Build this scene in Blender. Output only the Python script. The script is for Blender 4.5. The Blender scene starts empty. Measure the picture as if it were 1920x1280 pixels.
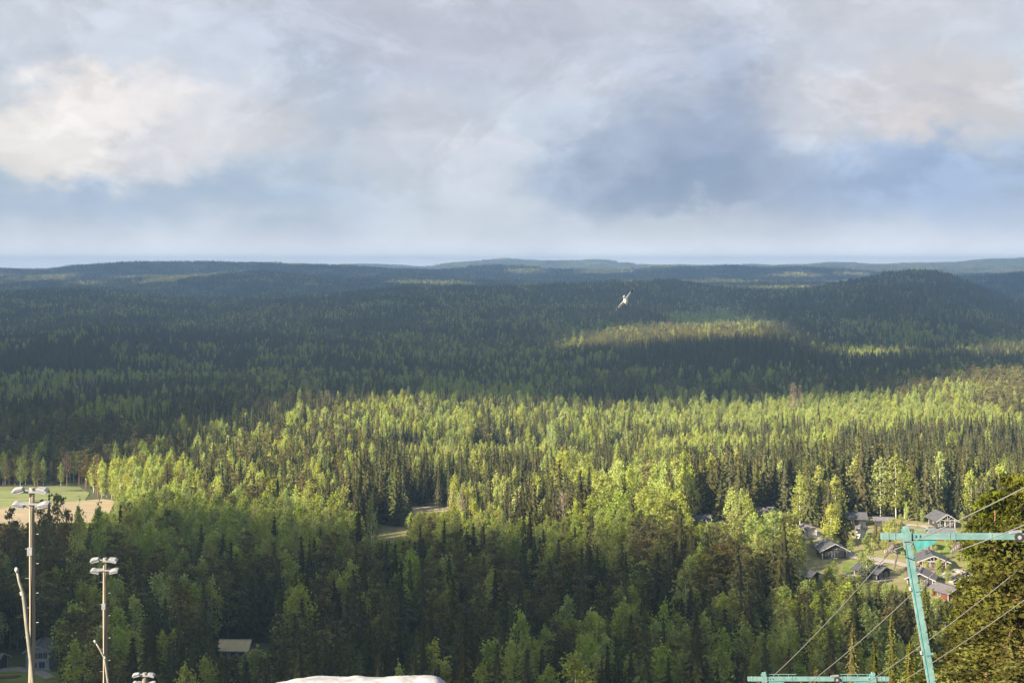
import bpy, bmesh, math, random
import numpy as np
from mathutils import Vector, Matrix, noise as mnoise

# ------------------------------------------------------------------ camera, light, exposure
F = 2666.7            # focal length in photo pixels (50 mm on 36 mm, 1920 px wide)
CZ = 110.0            # eye height above the valley floor
SUN_EL, SUN_AZ = 26.0, -128.0      # sun: low, behind the left shoulder (azimuth from +Y, clockwise)
EXPO = 1.9
scene = bpy.context.scene
col = scene.collection
cam = bpy.data.cameras.new('camera'); camo = bpy.data.objects.new('camera', cam)
col.objects.link(camo)
cam.lens = 50; cam.sensor_width = 36
cam.shift_y = -140.0 / 1920.0
cam.clip_start = 0.5; cam.clip_end = 60000
camo.location = (0, 0, CZ); camo.rotation_euler = (math.radians(90), 0, 0)
scene.camera = camo
scene.view_settings.view_transform = 'Standard'
scene.view_settings.look = 'None'
scene.view_settings.gamma = 1
scene.view_settings.use_curve_mapping = False
scene.view_settings.exposure = EXPO
scene.cycles.volume_bounces = 1
scene.cycles.max_bounces = 6
scene.cycles.diffuse_bounces = 3
scene.cycles.transmission_bounces = 3
scene.cycles.transparent_max_bounces = 8
scene.cycles.use_denoising = True
scene.cycles.denoising_input_passes = 'RGB_ALBEDO_NORMAL'
scene.cycles.denoising_prefilter = 'ACCURATE'
scene.cycles.caustics_reflective = False
scene.cycles.caustics_refractive = False

el, az = math.radians(SUN_EL), math.radians(SUN_AZ)
S = np.array([math.sin(az)*math.cos(el), math.cos(az)*math.cos(el), math.sin(el)])   # towards the sun
sun = bpy.data.lights.new('sun', 'SUN'); suno = bpy.data.objects.new('sun', sun)
col.objects.link(suno)
sun.energy = 5.0; sun.angle = math.radians(0.5); sun.color = (1.0, 0.88, 0.69)
suno.rotation_euler = Vector(S).to_track_quat('Z', 'Y').to_euler()
suno.location = (0, 0, 4000)

def lin(c):
    return tuple((v/255/12.92 if v/255 <= 0.04045 else ((v/255+0.055)/1.055)**2.4) for v in c)

# ------------------------------------------------------------------ world sky: Nishita behind soft procedural cloud
world = bpy.data.worlds.new('World'); scene.world = world
world.use_nodes = True
nt = world.node_tree; nt.nodes.clear()
def N(t, **k):
    n = nt.nodes.new(t)
    for a, b in k.items(): setattr(n, a, b)
    return n
def L(a, b): nt.links.new(a, b)
def M(op, a, b=None, c=None):
    n = N('ShaderNodeMath', operation=op)
    for i, v in enumerate((a, b, c)):
        if v is None: continue
        if isinstance(v, (int, float)): n.inputs[i].default_value = v
        else: L(v, n.inputs[i])
    return n.outputs[0]
WS = 0.1
out = N('ShaderNodeOutputWorld'); bg = N('ShaderNodeBackground'); bg.inputs['Strength'].default_value = WS
L(bg.outputs[0], out.inputs[0])
tc = N('ShaderNodeTexCoord'); sep = N('ShaderNodeSeparateXYZ'); L(tc.outputs['Generated'], sep.inputs[0])
U0 = M('ARCTAN2', sep.outputs[0], sep.outputs[1])
V0 = M('ARCSINE', sep.outputs[2])
# cloud-scale distortion of the directions
cmb = N('ShaderNodeCombineXYZ'); L(U0, cmb.inputs[0]); L(M('MULTIPLY', V0, 1.5), cmb.inputs[1])
def noise(scale, detail, rough, vec=None, off=0.0, dist=0.0):
    n = N('ShaderNodeTexNoise'); n.inputs['Scale'].default_value = scale
    n.inputs['Detail'].default_value = detail; n.inputs['Roughness'].default_value = rough
    n.inputs['Distortion'].default_value = dist
    v = N('ShaderNodeVectorMath', operation='ADD'); L((vec or cmb.outputs[0]), v.inputs[0]); v.inputs[1].default_value = (off, off*0.7, off*1.3)
    L(v.outputs[0], n.inputs['Vector'])
    return n.outputs['Fac']
n1 = noise(9.0, 9, 0.62, off=3.1); n2 = noise(9.0, 9, 0.62, off=8.7)
n3 = noise(26.0, 6, 0.6, off=1.9); n4 = noise(26.0, 6, 0.6, off=6.3)
U = M('ADD', U0, M('ADD', M('MULTIPLY', M('SUBTRACT', n1, 0.5), 0.13), M('MULTIPLY', M('SUBTRACT', n3, 0.5), 0.060)))
V = M('ADD', V0, M('ADD', M('MULTIPLY', M('SUBTRACT', n2, 0.5), 0.085), M('MULTIPLY', M('SUBTRACT', n4, 0.5), 0.045)))
sky = N('ShaderNodeTexSky', sky_type='NISHITA'); sky.sun_disc = False
sky.sun_elevation = el; sky.sun_rotation = az
sky.air_density = 1.0; sky.dust_density = 1.5; sky.ozone_density = 1.5
KC = 1.0 / (2**EXPO) / WS
def C(rgb, k=1.0):
    return tuple(v*KC*k for v in lin(rgb)) + (1,)
cur = None
basec = N('ShaderNodeMix', data_type='RGBA'); basec.inputs['Factor'].default_value = 0.82
L(sky.outputs[0], basec.inputs['A']); basec.inputs['B'].default_value = C((190, 200, 216))
cur = basec.outputs['Result']
def blob(X, Y, rx, ry, rgb, s=1.0, hard=1.0, k=1.0):
    """soft patch of cloud round a direction; X,Y,rx,ry as photo-angles"""
    global cur
    u = math.atan((X-960)/F); v = math.atan((500-Y)/F*math.cos(u))
    dx = M('MULTIPLY', M('SUBTRACT', U, u), F/rx)
    dy = M('MULTIPLY', M('SUBTRACT', V, v), F/ry)
    q = M('ADD', M('MULTIPLY', dx, dx), M('MULTIPLY', dy, dy))
    if hard != 1.0: q = M('POWER', q, hard)
    w = M('MULTIPLY', M('EXPONENT', M('MULTIPLY', q, -1.0)), s)
    m = N('ShaderNodeMix', data_type='RGBA'); L(w, m.inputs['Factor']); L(cur, m.inputs['A'])
    m.inputs['B'].default_value = C(rgb, k); cur = m.outputs['Result']
BL = [
 # upper grey-lilac deck
 (300, -40, 900, 150, (208,212,222), .9), (1050, -60, 700, 130, (204,206,217), .9), (1750, -40, 420, 170, (212,214,221), .9),
 (820, 100, 330, 130, (190,194,210), .75), (430, 120, 200, 90, (194,201,214), .6), (90, 90, 190, 90, (212,217,224), .7),
 (600, 235, 130, 120, (176,187,206), .75), (900, 90, 260, 60, (198,200,214), .5),
 # blue bands near the horizon
 (120, 385, 420, 60, (166,188,216), .9), (560, 390, 420, 75, (172,191,215), .85), (1700, 370, 300, 130, (160,182,217), .95, 1.5),
 (1860, 300, 160, 60, (163,184,214), .6), (330, 470, 700, 45, (202,209,221), .75), (1250, 460, 500, 45, (206,213,224), .8),
 (1850, 470, 260, 40, (198,209,224), .7),
 # white bank at left
 (250, 235, 330, 105, (212,214,221), .95, 2.4), (60, 275, 150, 50, (247,241,234), .95, 2.4), (185, 195, 120, 62, (247,240,234), .9, 2.0),
 (290, 180, 70, 40, (238,233,231), .7), (160, 320, 80, 30, (240,235,231), .8), (430, 265, 140, 60, (217,217,221), .8, 1.4), (330, 290, 90, 40, (226,222,222), .5),
 (110,100,60,20,(190,198,212),.5), (60,130,50,14,(192,200,213),.4),
 # middle streak
 (850, 260, 190, 65, (212,215,223), .85, 2.4), (790, 195, 130, 28, (206,209,219), .7), (900, 250, 190, 16, (220,222,229), .7),
 (930, 350, 220, 55, (208,213,222), .85, 2.0), (880, 425, 260, 55, (205,212,223), .85), (740, 320, 50, 50, (206,210,220), .5),
 (960, 400, 250, 85, (212,217,225), .7, 1.6), (1330, 455, 420, 45, (210,216,225), .7),
 # the dark rain cloud
 (1180, 300, 180, 90, (168,181,203), .85, 2.0), (1350, 230, 170, 160, (157,171,198), .85, 2.0), (1420, 320, 120, 90, (158,172,200), .6),
 (1300, 350, 130, 42, (148,166,193), .9, 2.2), (1100, 320, 80, 70, (158,175,200), .6), (1400, 110, 160, 70, (172,183,203), .7),
 (1120, 170, 170, 60, (206,208,219), .7), (1130, 155, 50, 24, (214,216,224), .6), (1260, 80, 80, 70, (200,205,217), .6), (1010, 130, 120, 40, (202,206,218), .5),
 (1230, 210, 90, 50, (176,187,206), .5),
 # cream bank at right
 (1740, 180, 225, 92, (215,214,218), .95, 2.6), (1620, 190, 110, 55, (216,212,214), .6), (1860, 160, 90, 60, (222,218,217), .7), (1730, 240, 80, 28, (226,220,219), .85, 2.2),
 (1760, 180, 70, 16, (200,204,214), .5), (1530, 200, 90, 80, (200,204,214), .6), (1650, 40, 260, 60, (212,214,222), .7),
]
for b in BL: blob(*b)
w_ = M('MULTIPLY', M('EXPONENT', M('MULTIPLY', M('POWER', M('ABSOLUTE', M('DIVIDE', M('ADD', V0, M('MULTIPLY', M('SUBTRACT', n1, .5), .03)), 0.036)), 2.0), -1.0)), .62)
m_ = N('ShaderNodeMix', data_type='RGBA'); L(w_, m_.inputs['Factor']); L(cur, m_.inputs['A']); m_.inputs['B'].default_value = C((216, 219, 222), 1.22); cur = m_.outputs['Result']
w_ = M('MULTIPLY', M('EXPONENT', M('MULTIPLY', M('POWER', M('ABSOLUTE', M('DIVIDE', M('ADD', V0, M('MULTIPLY', M('SUBTRACT', n1, .5), .008)), 0.013)), 1.5), -1.0)), .92)
m_ = N('ShaderNodeMix', data_type='RGBA'); L(w_, m_.inputs['Factor']); L(cur, m_.inputs['A']); m_.inputs['B'].default_value = C((220, 220, 221), 3.1); cur = m_.outputs['Result']
# fine billows, stronger higher up, and a mottled deck going on all round outside the frame
nb = noise(14.0, 9, 0.62, off=12.0, dist=0.4); nc = noise(48.0, 6, 0.6, off=5.0)
mod = M('ADD', M('MULTIPLY', M('SUBTRACT', nb, 0.5), 0.42), M('MULTIPLY', M('SUBTRACT', nc, 0.5), 0.13))
amp = M('MINIMUM', M('MAXIMUM', M('MULTIPLY', M('ADD', V0, 0.01), 14.0), 0.0), 1.0)
def smooth(f, a, b_):
    n = N('ShaderNodeMapRange', interpolation_type='SMOOTHSTEP'); L(f, n.inputs['Value']); n.inputs['From Min'].default_value = a; n.inputs['From Max'].default_value = b_; return n.outputs['Result']
nd = noise(7.0, 10, 0.66, off=21.0, dist=0.6); ne = noise(19.0, 8, 0.6, off=31.0, dist=0.5)
mod = M('ADD', mod, M('ADD', M('MULTIPLY', M('SUBTRACT', smooth(nd, .47, .56), .5), .13), M('MULTIPLY', M('SUBTRACT', smooth(ne, .48, .60), .5), .07)))
gain = M('ADD', 1.04, M('MULTIPLY', mod, amp))
vm = N('ShaderNodeVectorMath', operation='SCALE'); L(cur, vm.inputs[0]); L(gain, vm.inputs['Scale'])
L(vm.outputs[0], bg.inputs['Color'])

# ------------------------------------------------------------------ terrain function
rng = np.random.default_rng(7)
def _waves(seed, n, lo, hi):
    r = np.random.default_rng(seed); a = r.uniform(0, 2*np.pi, n); f = 2*np.pi/np.exp(r.uniform(np.log(lo), np.log(hi), n)); p = r.uniform(0, 2*np.pi, n)
    return np.cos(a)*f, np.sin(a)*f, p, n
def wav(x, y, W):
    kx, ky, p, n = W; s = 0
    for i in range(n): s = s + np.sin(kx[i]*x + ky[i]*y + p[i])
    return s / math.sqrt(n/2)
W_LOW = _waves(1, 9, 350, 1200); W_MID = _waves(2, 9, 90, 260); W_PATCH = _waves(3, 12, 60, 320); W_FINE = _waves(4, 12, 18, 60); W_FAR = _waves(5, 12, 500, 2200)
W_RAG = _waves(6, 12, 40, 160)
W_BUMP = _waves(7, 14, 260, 1100)
def tab(*p): return np.array(p[0::2], float), np.array(p[1::2], float)
RIDGES = [
 (1550, 300, 330, 15, tab(860,700, 1000,668, 1080,645, 1200,624, 1300,614, 1420,617, 1490,630, 1580,650, 1750,656, 1920,662, 2300,665)),
 (3000, 1000, 700, 15, tab(-400,560, 0,552, 150,548, 280,556, 360,570, 480,562, 560,556, 700,550, 900,541, 1100,537, 1250,530, 1320,540, 1400,548, 1480,546, 1560,538, 1640,523, 1700,515, 1770,521, 1830,545, 1920,580, 2000,600, 2400,570)),
 (4500, 600, 600, 14, tab(-400,535, 0,528, 200,532, 330,521, 430,512, 500,514, 560,522, 700,528, 900,530, 1200,530, 1500,528, 1650,536, 1780,526, 1920,514, 2300,515)),
 (5400, 450, 450, 14, tab(-400,520, 0,520, 150,517, 300,523, 600,525, 760,515, 900,517, 1050,520, 1200,513, 1330,516, 1450,522, 1560,519, 1700,528, 1920,522, 2300,520)),
 (6300, 900, 900, 14, tab(-400,512, 0,506, 60,508, 120,502, 200,494, 300,491, 350,490, 480,493, 600,497, 700,502, 800,507, 900,503, 960,502, 1050,508, 1150,508, 1250,501, 1350,503, 1450,506, 1500,502, 1560,507, 1700,516, 1800,519, 1920,512, 2300,520)),
 (8300, 800, 800, 12, tab(-400,506, 0,509, 600,508, 1000,510, 1300,508, 1420,504, 1550,499, 1650,498, 1780,502, 1920,505, 2300,500)),
 (10200, 900, 1000, 12, tab(-400,507, 0,505, 100,506, 600,504, 700,496, 760,499, 800,504, 850,494, 900,489, 960,487, 1030,490, 1100,489, 1150,491, 1200,498, 1300,500, 1400,499, 1500,496, 1600,495, 1700,496, 1800,492, 1850,488, 1920,485, 2300,492)),
]
PY = np.array([-16000, -2500, -700, -200, -40, -8, 0, 4, 10, 25, 60, 100, 150, 200, 250, 300, 360, 430, 16000], float)
PZ = np.array([0, 20, 85, 110, 110, 108.5, 108.2, 107.4, 105.6, 100.9, 87, 70, 51, 34, 20, 9, 2, 0, 0], float)
def hgt(x, y):
    x = np.asarray(x, float); y = np.asarray(y, float)
    h = np.interp(y, PY, PZ)
    h = h * np.clip(1.15 - np.abs(x)/2600.0, 0, 1).clip(0, 1)
    h = h + 19.5*np.exp(-(((x-118)/100)**4 + ((y-478)/115)**4))
    k = np.clip((y-520)/500, 0, 1)
    h = h + k*(2.5*wav(x, y, W_LOW) + 0.8*wav(x, y, W_MID)) + 0.25*wav(x, y, W_FINE)*np.clip((y-150)/100, 0, .6)
    yy = np.maximum(y, 300.0); X = 960 + x/yy*F
    s = 0
    for D, w1, w2, th, (tx, ty) in RIDGES:
        t0 = sum(np.interp(X+o, tx, ty) for o in (-16, -6, 6, 16))/4
        H = CZ - th - (t0-500)/F*D
        H = np.maximum(H, 0)
        d = y - D
        g = H*np.exp(-np.where(d < 0, (d/w1)**2, (d/w2)**2))
        s = s + g**4
    h = h + s**0.25 + np.clip((y-3500)/4000, 0, 1)*(4.0*wav(x, y, W_FAR)+5.5*wav(x, y, W_BUMP))*np.clip((11500-y)/3000, 0.35, 1)
    return h
def H1(x, y): return float(hgt(np.array([x]), np.array([y]))[0])
def P(X, Y, d): return Vector(((X-960)/F*d, d, CZ-(Y-500)/F*d))
def ray(X, Y, dz=0.0):
    """the point of the ground seen in that direction"""
    d = np.arange(200, 4000, 1.0); z = CZ-(Y-500)/F*d
    k = np.nonzero(hgt((X-960)/F*d, d)+dz >= z)[0]
    i = k[0] if len(k) else len(d)-1
    return P(X, Y, float(d[i]))
def px(x, y, z): return 960+x/y*F, 500+(CZ-z)/y*F
def inpoly(X, Y, poly):
    X = np.asarray(X, float); Y = np.asarray(Y, float); c = np.zeros(X.shape, bool); n = len(poly)
    for i in range(n):
        x1, y1 = poly[i]; x2, y2 = poly[(i+1) % n]
        if y1 == y2: continue
        t = ((y1 > Y) != (y2 > Y)) & (X < (x2-x1)*(Y-y1)/(y2-y1)+x1)
        c ^= t
    return c

# ------------------------------------------------------------------ materials
def material(name, c1, c2=None, scale=3.0, rough=0.8, metal=0.0, bump=0.0, detail=5, spec=0.3, coord='Object', stretch=None, c3=None):
    m = bpy.data.materials.new(name); m.use_nodes = True
    t = m.node_tree; b = t.nodes['Principled BSDF']
    b.inputs['Roughness'].default_value = rough; b.inputs['Metallic'].default_value = metal
    b.inputs['Specular IOR Level'].default_value = spec
    if c2 is None: c2 = tuple(v*0.75 for v in c1)
    tcn = t.nodes.new('ShaderNodeTexCoord'); nn = t.nodes.new('ShaderNodeTexNoise')
    mp = t.nodes.new('ShaderNodeMapping')
    if stretch: mp.inputs['Scale'].default_value = stretch
    nn.inputs['Scale'].default_value = scale; nn.inputs['Detail'].default_value = detail; nn.inputs['Roughness'].default_value = 0.62
    t.links.new(tcn.outputs[coord], mp.inputs[0]); t.links.new(mp.outputs[0], nn.inputs['Vector'])
    cr = t.nodes.new('ShaderNodeValToRGB'); cr.color_ramp.elements[0].position = 0.33; cr.color_ramp.elements[1].position = 0.68
    cr.color_ramp.elements[0].color = (*c2, 1); cr.color_ramp.elements[1].color = (*c1, 1)
    if c3:
        e = cr.color_ramp.elements.new(0.5); e.color = (*c3, 1)
    t.links.new(nn.outputs['Fac'], cr.inputs[0]); t.links.new(cr.outputs[0], b.inputs['Base Color'])
    if bump:
        bp = t.nodes.new('ShaderNodeBump'); bp.inputs['Strength'].default_value = bump; bp.inputs['Distance'].default_value = 0.05
        t.links.new(nn.outputs['Fac'], bp.inputs['Height']); t.links.new(bp.outputs[0], b.inputs['Normal'])
    return m

def foliage(name, c, trans=0.35, vh=0.02, vv=0.5, tcol=None, tv=0.56):
    m = bpy.data.materials.new(name); m.use_nodes = True
    t = m.node_tree; t.nodes.clear()
    o = t.nodes.new('ShaderNodeOutputMaterial'); d = t.nodes.new('ShaderNodeBsdfDiffuse'); tr = t.nodes.new('ShaderNodeBsdfTranslucent')
    mx = t.nodes.new('ShaderNodeMixShader'); mx.inputs[0].default_value = trans
    oi = t.nodes.new('ShaderNodeObjectInfo'); at = t.nodes.new('ShaderNodeAttribute'); at.attribute_name = 'tint'
    hs = t.nodes.new('ShaderNodeHueSaturation'); hs.inputs['Color'].default_value = (*c, 1)
    def mth(op, a, b, cc=None):
        n = t.nodes.new('ShaderNodeMath'); n.operation = op
        for i, v in enumerate((a, b, cc)):
            if v is None: continue
            if isinstance(v, (int, float)): n.inputs[i].default_value = v
            else: t.links.new(v, n.inputs[i])
        return n.outputs[0]
    r2 = mth('FRACT', mth('MULTIPLY', oi.outputs['Random'], 17.31), 0)
    r3 = mth('FRACT', mth('MULTIPLY', oi.outputs['Random'], 91.7), 0)
    hue = mth('ADD', 0.5, mth('MULTIPLY', mth('SUBTRACT', oi.outputs['Random'], 0.5), vh*2))
    hue = mth('ADD', hue, mth('MULTIPLY', mth('SUBTRACT', at.outputs['Fac'], 0.5), vh))
    val = mth('ADD', 1.0-vv*0.5, mth('MULTIPLY', r2, vv))
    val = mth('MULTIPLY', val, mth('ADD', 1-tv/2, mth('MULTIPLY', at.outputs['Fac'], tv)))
    sat = mth('ADD', 0.85, mth('MULTIPLY', r3, 0.25))
    t.links.new(hue, hs.inputs['Hue']); t.links.new(val, hs.inputs['Value']); t.links.new(sat, hs.inputs['Saturation'])
    t.links.new(hs.outputs[0], d.inputs[0])
    g = t.nodes.new('ShaderNodeMix'); g.data_type = 'RGBA'; g.blend_type = 'MULTIPLY'; g.inputs['Factor'].default_value = 1
    t.links.new(hs.outputs[0], g.inputs['A']); g.inputs['B'].default_value = (*(tcol or (1.25, 1.3, 0.7)), 1)
    t.links.new(g.outputs['Result'], tr.inputs[0])
    t.links.new(d.outputs[0], mx.inputs[1]); t.links.new(tr.outputs[0], mx.inputs[2]); t.links.new(mx.outputs[0], o.inputs[0])
    return m

MT = {}
MT['spruce'] = foliage('spruce_needles', (0.080, 0.080, 0.026), 0.18, 0.03, 0.7)
MT['pine'] = foliage('pine_needles', (0.145, 0.128, 0.040), 0.22, 0.025, 0.5)
MT['birch'] = foliage('birch_leaves', (0.305, 0.33, 0.078), 0.42, 0.018, 0.45)
MT['bare'] = foliage('bare_twigs', (0.24, 0.165, 0.12), 0.2, 0.02, 0.5, (1, 1, 1))
MT['near'] = foliage('near_needles', (0.084, 0.086, 0.014), 0.18, 0.03, 0.6, None, 1.15)
MT['bark'] = material('bark', (0.13, 0.085, 0.06), (0.06, 0.045, 0.035), 2.0, 0.95)
MT['pinebark'] = material('pine_bark', (0.30, 0.15, 0.075), (0.13, 0.08, 0.055), 1.2, 0.95)
MT['birchbark'] = material('birch_bark', (0.62, 0.60, 0.54), (0.10, 0.09, 0.08), 3.5, 0.8, stretch=(1, 1, 2.5), c3=(0.55, 0.53, 0.48))
MT['greybark'] = material('grey_bark', (0.28, 0.24, 0.20), (0.15, 0.12, 0.10), 2.0, 0.9)

# ------------------------------------------------------------------ object helpers
def mesh_np(name, v, f, mats, fm=None, tint=None, smooth=False):
    me = bpy.data.meshes.new(name)
    v = np.asarray(v, np.float32); f = np.asarray(f, np.int32); k = f.shape[1]
    me.vertices.add(len(v)); me.vertices.foreach_set('co', v.ravel())
    me.loops.add(f.size); me.loops.foreach_set('vertex_index', f.ravel())
    me.polygons.add(len(f)); me.polygons.foreach_set('loop_start', np.arange(0, f.size, k, dtype=np.int32))
    try: me.polygons.foreach_set('loop_total', np.full(len(f), k, np.int32))
    except Exception: pass
    for m in mats: me.materials.append(m)
    if fm is not None: me.polygons.foreach_set('material_index', np.asarray(fm, np.int32))
    if tint is not None:
        a = me.attributes.new('tint', 'FLOAT', 'FACE'); a.data.foreach_set('value', np.asarray(tint, np.float32))
    me.update(calc_edges=True)
    if smooth: me.polygons.foreach_set('use_smooth', np.ones(len(f), bool))
    return me
def link(name, me, parent=None):
    o = bpy.data.objects.new(name, me); col.objects.link(o)
    if parent: o.parent = parent
    return o
def tag(o, label=None, cat=None, group=None, kind=None):
    if label: o['label'] = label
    if cat: o['category'] = cat
    if group: o['group'] = group
    if kind: o['kind'] = kind
    return o
def thing(name, label, cat, loc=(0, 0, 0), rotz=0.0, group=None):
    o = bpy.data.objects.new(name, None); col.objects.link(o); o.empty_display_size = 0.5
    o.location = loc; o.rotation_euler = (0, 0, rotz)
    return tag(o, label, cat, group)
class MB:
    """collects boxes, tubes and polygons into one mesh"""
    def __init__(s): s.b = bmesh.new()
    def box(s, c, size, rot=None, bev=0.0):
        m = Matrix.Translation(Vector(c)) @ (rot.to_4x4() if rot else Matrix.Identity(4)) @ Matrix.Diagonal((*size, 1))
        r = bmesh.ops.create_cube(s.b, size=1, matrix=m)
        if bev:
            ed = list({e for v in r['verts'] for e in v.link_edges})
            bmesh.ops.bevel(s.b, geom=ed, offset=bev, segments=1, affect='EDGES')
        return s
    def tube(s, pts, radii, n=10, cap=True):
        pts = [Vector(p) for p in pts]
        if isinstance(radii, (int, float)): radii = [radii]*len(pts)
        rings = []; ref = None
        for i, p in enumerate(pts):
            d = (pts[min(i+1, len(pts)-1)] - pts[max(i-1, 0)]).normalized()
            if ref is None: ref = Vector((0, 0, 1)) if abs(d.z) < .9 else Vector((1, 0, 0))
            a = d.cross(ref).normalized(); bb = d.cross(a)
            ref = a.cross(d) if abs(a.cross(d).dot(ref)) > 1e-6 else ref
            rings.append([s.b.verts.new(p + (a*math.cos(2*math.pi*k/n) + bb*math.sin(2*math.pi*k/n))*radii[i]) for k in range(n)])
        for i in range(len(rings)-1):
            for k in range(n):
                s.b.faces.new((rings[i][k], rings[i][(k+1) % n], rings[i+1][(k+1) % n], rings[i+1][k]))
        if cap:
            s.b.faces.new(rings[0][::-1]); s.b.faces.new(rings[-1])
        return s
    def poly(s, pts, thick=None):
        vs = [s.b.verts.new(Vector(p)) for p in pts]; f = s.b.faces.new(vs)
        if thick is not None:
            t = Vector(thick); vs2 = [s.b.verts.new(Vector(p)+t) for p in pts]; s.b.faces.new(vs2[::-1])
            n = len(vs)
            for i in range(n): s.b.faces.new((vs[(i+1) % n], vs[i], vs2[i], vs2[(i+1) % n]))
        return s
    def build(s, name, m, parent=None, smooth=False):
        bmesh.ops.recalc_face_normals(s.b, faces=s.b.faces[:])
        me = bpy.data.meshes.new(name); s.b.to_mesh(me); s.b.free()
        for mm in (m if isinstance(m, (list, tuple)) else [m]): me.materials.append(mm)
        if smooth: me.polygons.foreach_set('use_smooth', np.ones(len(me.polygons), bool))
        return link(name, me, parent)

# ------------------------------------------------------------------ ground sheet, reaching the horizon
MT['ground'] = material('forest_floor', (0.065, 0.062, 0.025), (0.035, 0.032, 0.018), 0.05, 0.95, detail=12, c3=(0.06, 0.07, 0.026))
angs = np.concatenate([np.linspace(-34, 34, 380), np.linspace(34, 326, 120)[1:-1]]) * math.pi/180
rad = np.concatenate([[0.0], np.exp(np.linspace(math.log(2), math.log(12500), 440))])
A, R = np.meshgrid(angs, rad, indexing='ij')
gx, gy = R*np.sin(A), R*np.cos(A)
gz = hgt(gx, gy)
na, nr = A.shape
idx = np.arange(na*nr).reshape(na, nr)
i0 = idx; i1 = np.roll(idx, -1, axis=0)
quads = np.stack([i0[:, :-1], i1[:, :-1], i1[:, 1:], i0[:, 1:]], -1).reshape(-1, 4)[:, ::-1]
me = mesh_np('ground', np.stack([gx, gy, gz], -1).reshape(-1, 3), quads, [MT['ground']], smooth=True)
tag(link('ground', me), kind='structure')

# ------------------------------------------------------------------ haze
MIN_Z = float(gz.min()); TOP = max(float(gz[rad[None, :].repeat(na, 0) > 0].max())+35, 150)
hz = bpy.data.materials.new('haze_air'); hz.use_nodes = True; hz.node_tree.nodes.clear()
ho = hz.node_tree.nodes.new('ShaderNodeOutputMaterial'); hv = hz.node_tree.nodes.new('ShaderNodeVolumePrincipled')
hv.inputs['Color'].default_value = (0.46, 0.69, 1.0, 1); hv.inputs['Density'].default_value = 0.000145
hv.inputs['Anisotropy'].default_value = 0.55
hz.node_tree.links.new(hv.outputs[0], ho.inputs['Volume'])
b = MB(); b.box((0, 0, (TOP+MIN_Z-1.5)/2), (25600, 25600, TOP-MIN_Z+1.5))
tag(b.build('haze', hz), kind='stuff')

# ------------------------------------------------------------------ unseen cloud sheet added to shade the land, cut open over the lit areas
LIT_MAIN = [(-300, 1025), (-300, 862), (0, 862), (150, 862), (200, 862), (330, 838), (420, 806), (500, 770), (560, 746), (800, 744), (1050, 746), (1110, 756), (1290, 752), (1500, 742),
            (1650, 734), (1800, 712), (1920, 694), (2300, 680), (2300, 1225), (1760, 1200), (1690, 1150), (1560, 1105), (1480, 1045), (1380, 1008), (1250, 990), (1050, 982), (830, 985), (690, 985), (640, 965), (520, 955), (300, 950), (215, 950), (100, 1015), (0, 1025)]
LIT_OTHER = [
 [(1070, 652), (1090, 628), (1200, 612), (1400, 600), (1470, 612), (1490, 636), (1400, 634), (1250, 636), (1180, 646)],
 [(1560, 672), (1565, 655), (1690, 652), (1700, 664)], [(1830, 668), (1840, 652), (2000, 645), (2000, 660)],
 [(1180, 546),(1185,540),(1700,538),(1700,546)],
]
def is_lit(x, y, zc):
    X, Y = px(x, y, zc)
    w = wav(x, y, W_RAG); w2 = wav(x+500, y-300, W_RAG)
    X = X + 12*w; Y = Y + 5*w2*np.clip(700/y, .2, 1)
    r = inpoly(X, Y, LIT_MAIN) & (y < 2500)
    for i, p in enumerate(LIT_OTHER):
        far = i >= 3
        r |= inpoly(X, Y, p) & ((y > 4000) if far else (y < 2400))
    c1 = ((x-(735-960)/F*600)/34)**2+((y-590)/42)**2   # a gap of sun over the clearing
    return r | (c1 < 1) | ((y > 4300) & (wav(x*1.0, y*.8, W_BUMP) > 1.05))
us = np.linspace(-0.62, 0.60, 260); ys = np.exp(np.linspace(math.log(262), math.log(8000), 420))
UU, YY = np.meshgrid(us, ys, indexing='ij'); XX = UU*YY
hh = hgt(XX, YY) + 13
cellx = .25*(XX[1:, 1:]+XX[:-1, 1:]+XX[1:, :-1]+XX[:-1, :-1]); celly = .25*(YY[1:, 1:]+YY[:-1, 1:]+YY[1:, :-1]+YY[:-1, :-1])
lit = is_lit(cellx, celly, .25*(hh[1:, 1:]+hh[:-1, 1:]+hh[1:, :-1]+hh[:-1, :-1]))
edge = (celly > 6600 + 350*wav(cellx, celly, W_FAR)); lit |= edge
keep = ~lit
t_up = (2000 - hh)/S[2] + 170*wav(XX, YY, W_LOW)
lo = np.stack([XX, YY, hh], -1) + S*t_up[..., None]
hi = lo + S*(260 + 120*np.abs(wav(XX, YY, W_MID)))[..., None]
nu, ny = XX.shape; ci = np.arange(nu*ny).reshape(nu, ny); off = nu*ny
q = np.stack([ci[:-1, :-1], ci[1:, :-1], ci[1:, 1:], ci[:-1, 1:]], -1)[keep]
faces = [q[:, ::-1], q+off]
kp = np.pad(keep, 1)
for (di, dj, a_, b_) in ((-1, 0, 0, 3), (1, 0, 2, 1), (0, -1, 1, 0), (0, 1, 3, 2)):
    nb_ = kp[1+di:kp.shape[0]-1+di, 1+dj:kp.shape[1]-1+dj][keep]
    e = q[~nb_]; faces.append(np.stack([e[:, a_], e[:, b_], e[:, b_]+off, e[:, a_]+off], -1))
cm = bpy.data.materials.new('shading_cloud'); cm.use_nodes = True; cmt = cm.node_tree; cmt.nodes.clear()
co_ = cmt.nodes.new('ShaderNodeOutputMaterial'); cd = cmt.nodes.new('ShaderNodeBsdfDiffuse'); ct = cmt.nodes.new('ShaderNodeBsdfTranslucent'); cx = cmt.nodes.new('ShaderNodeMixShader')
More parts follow.
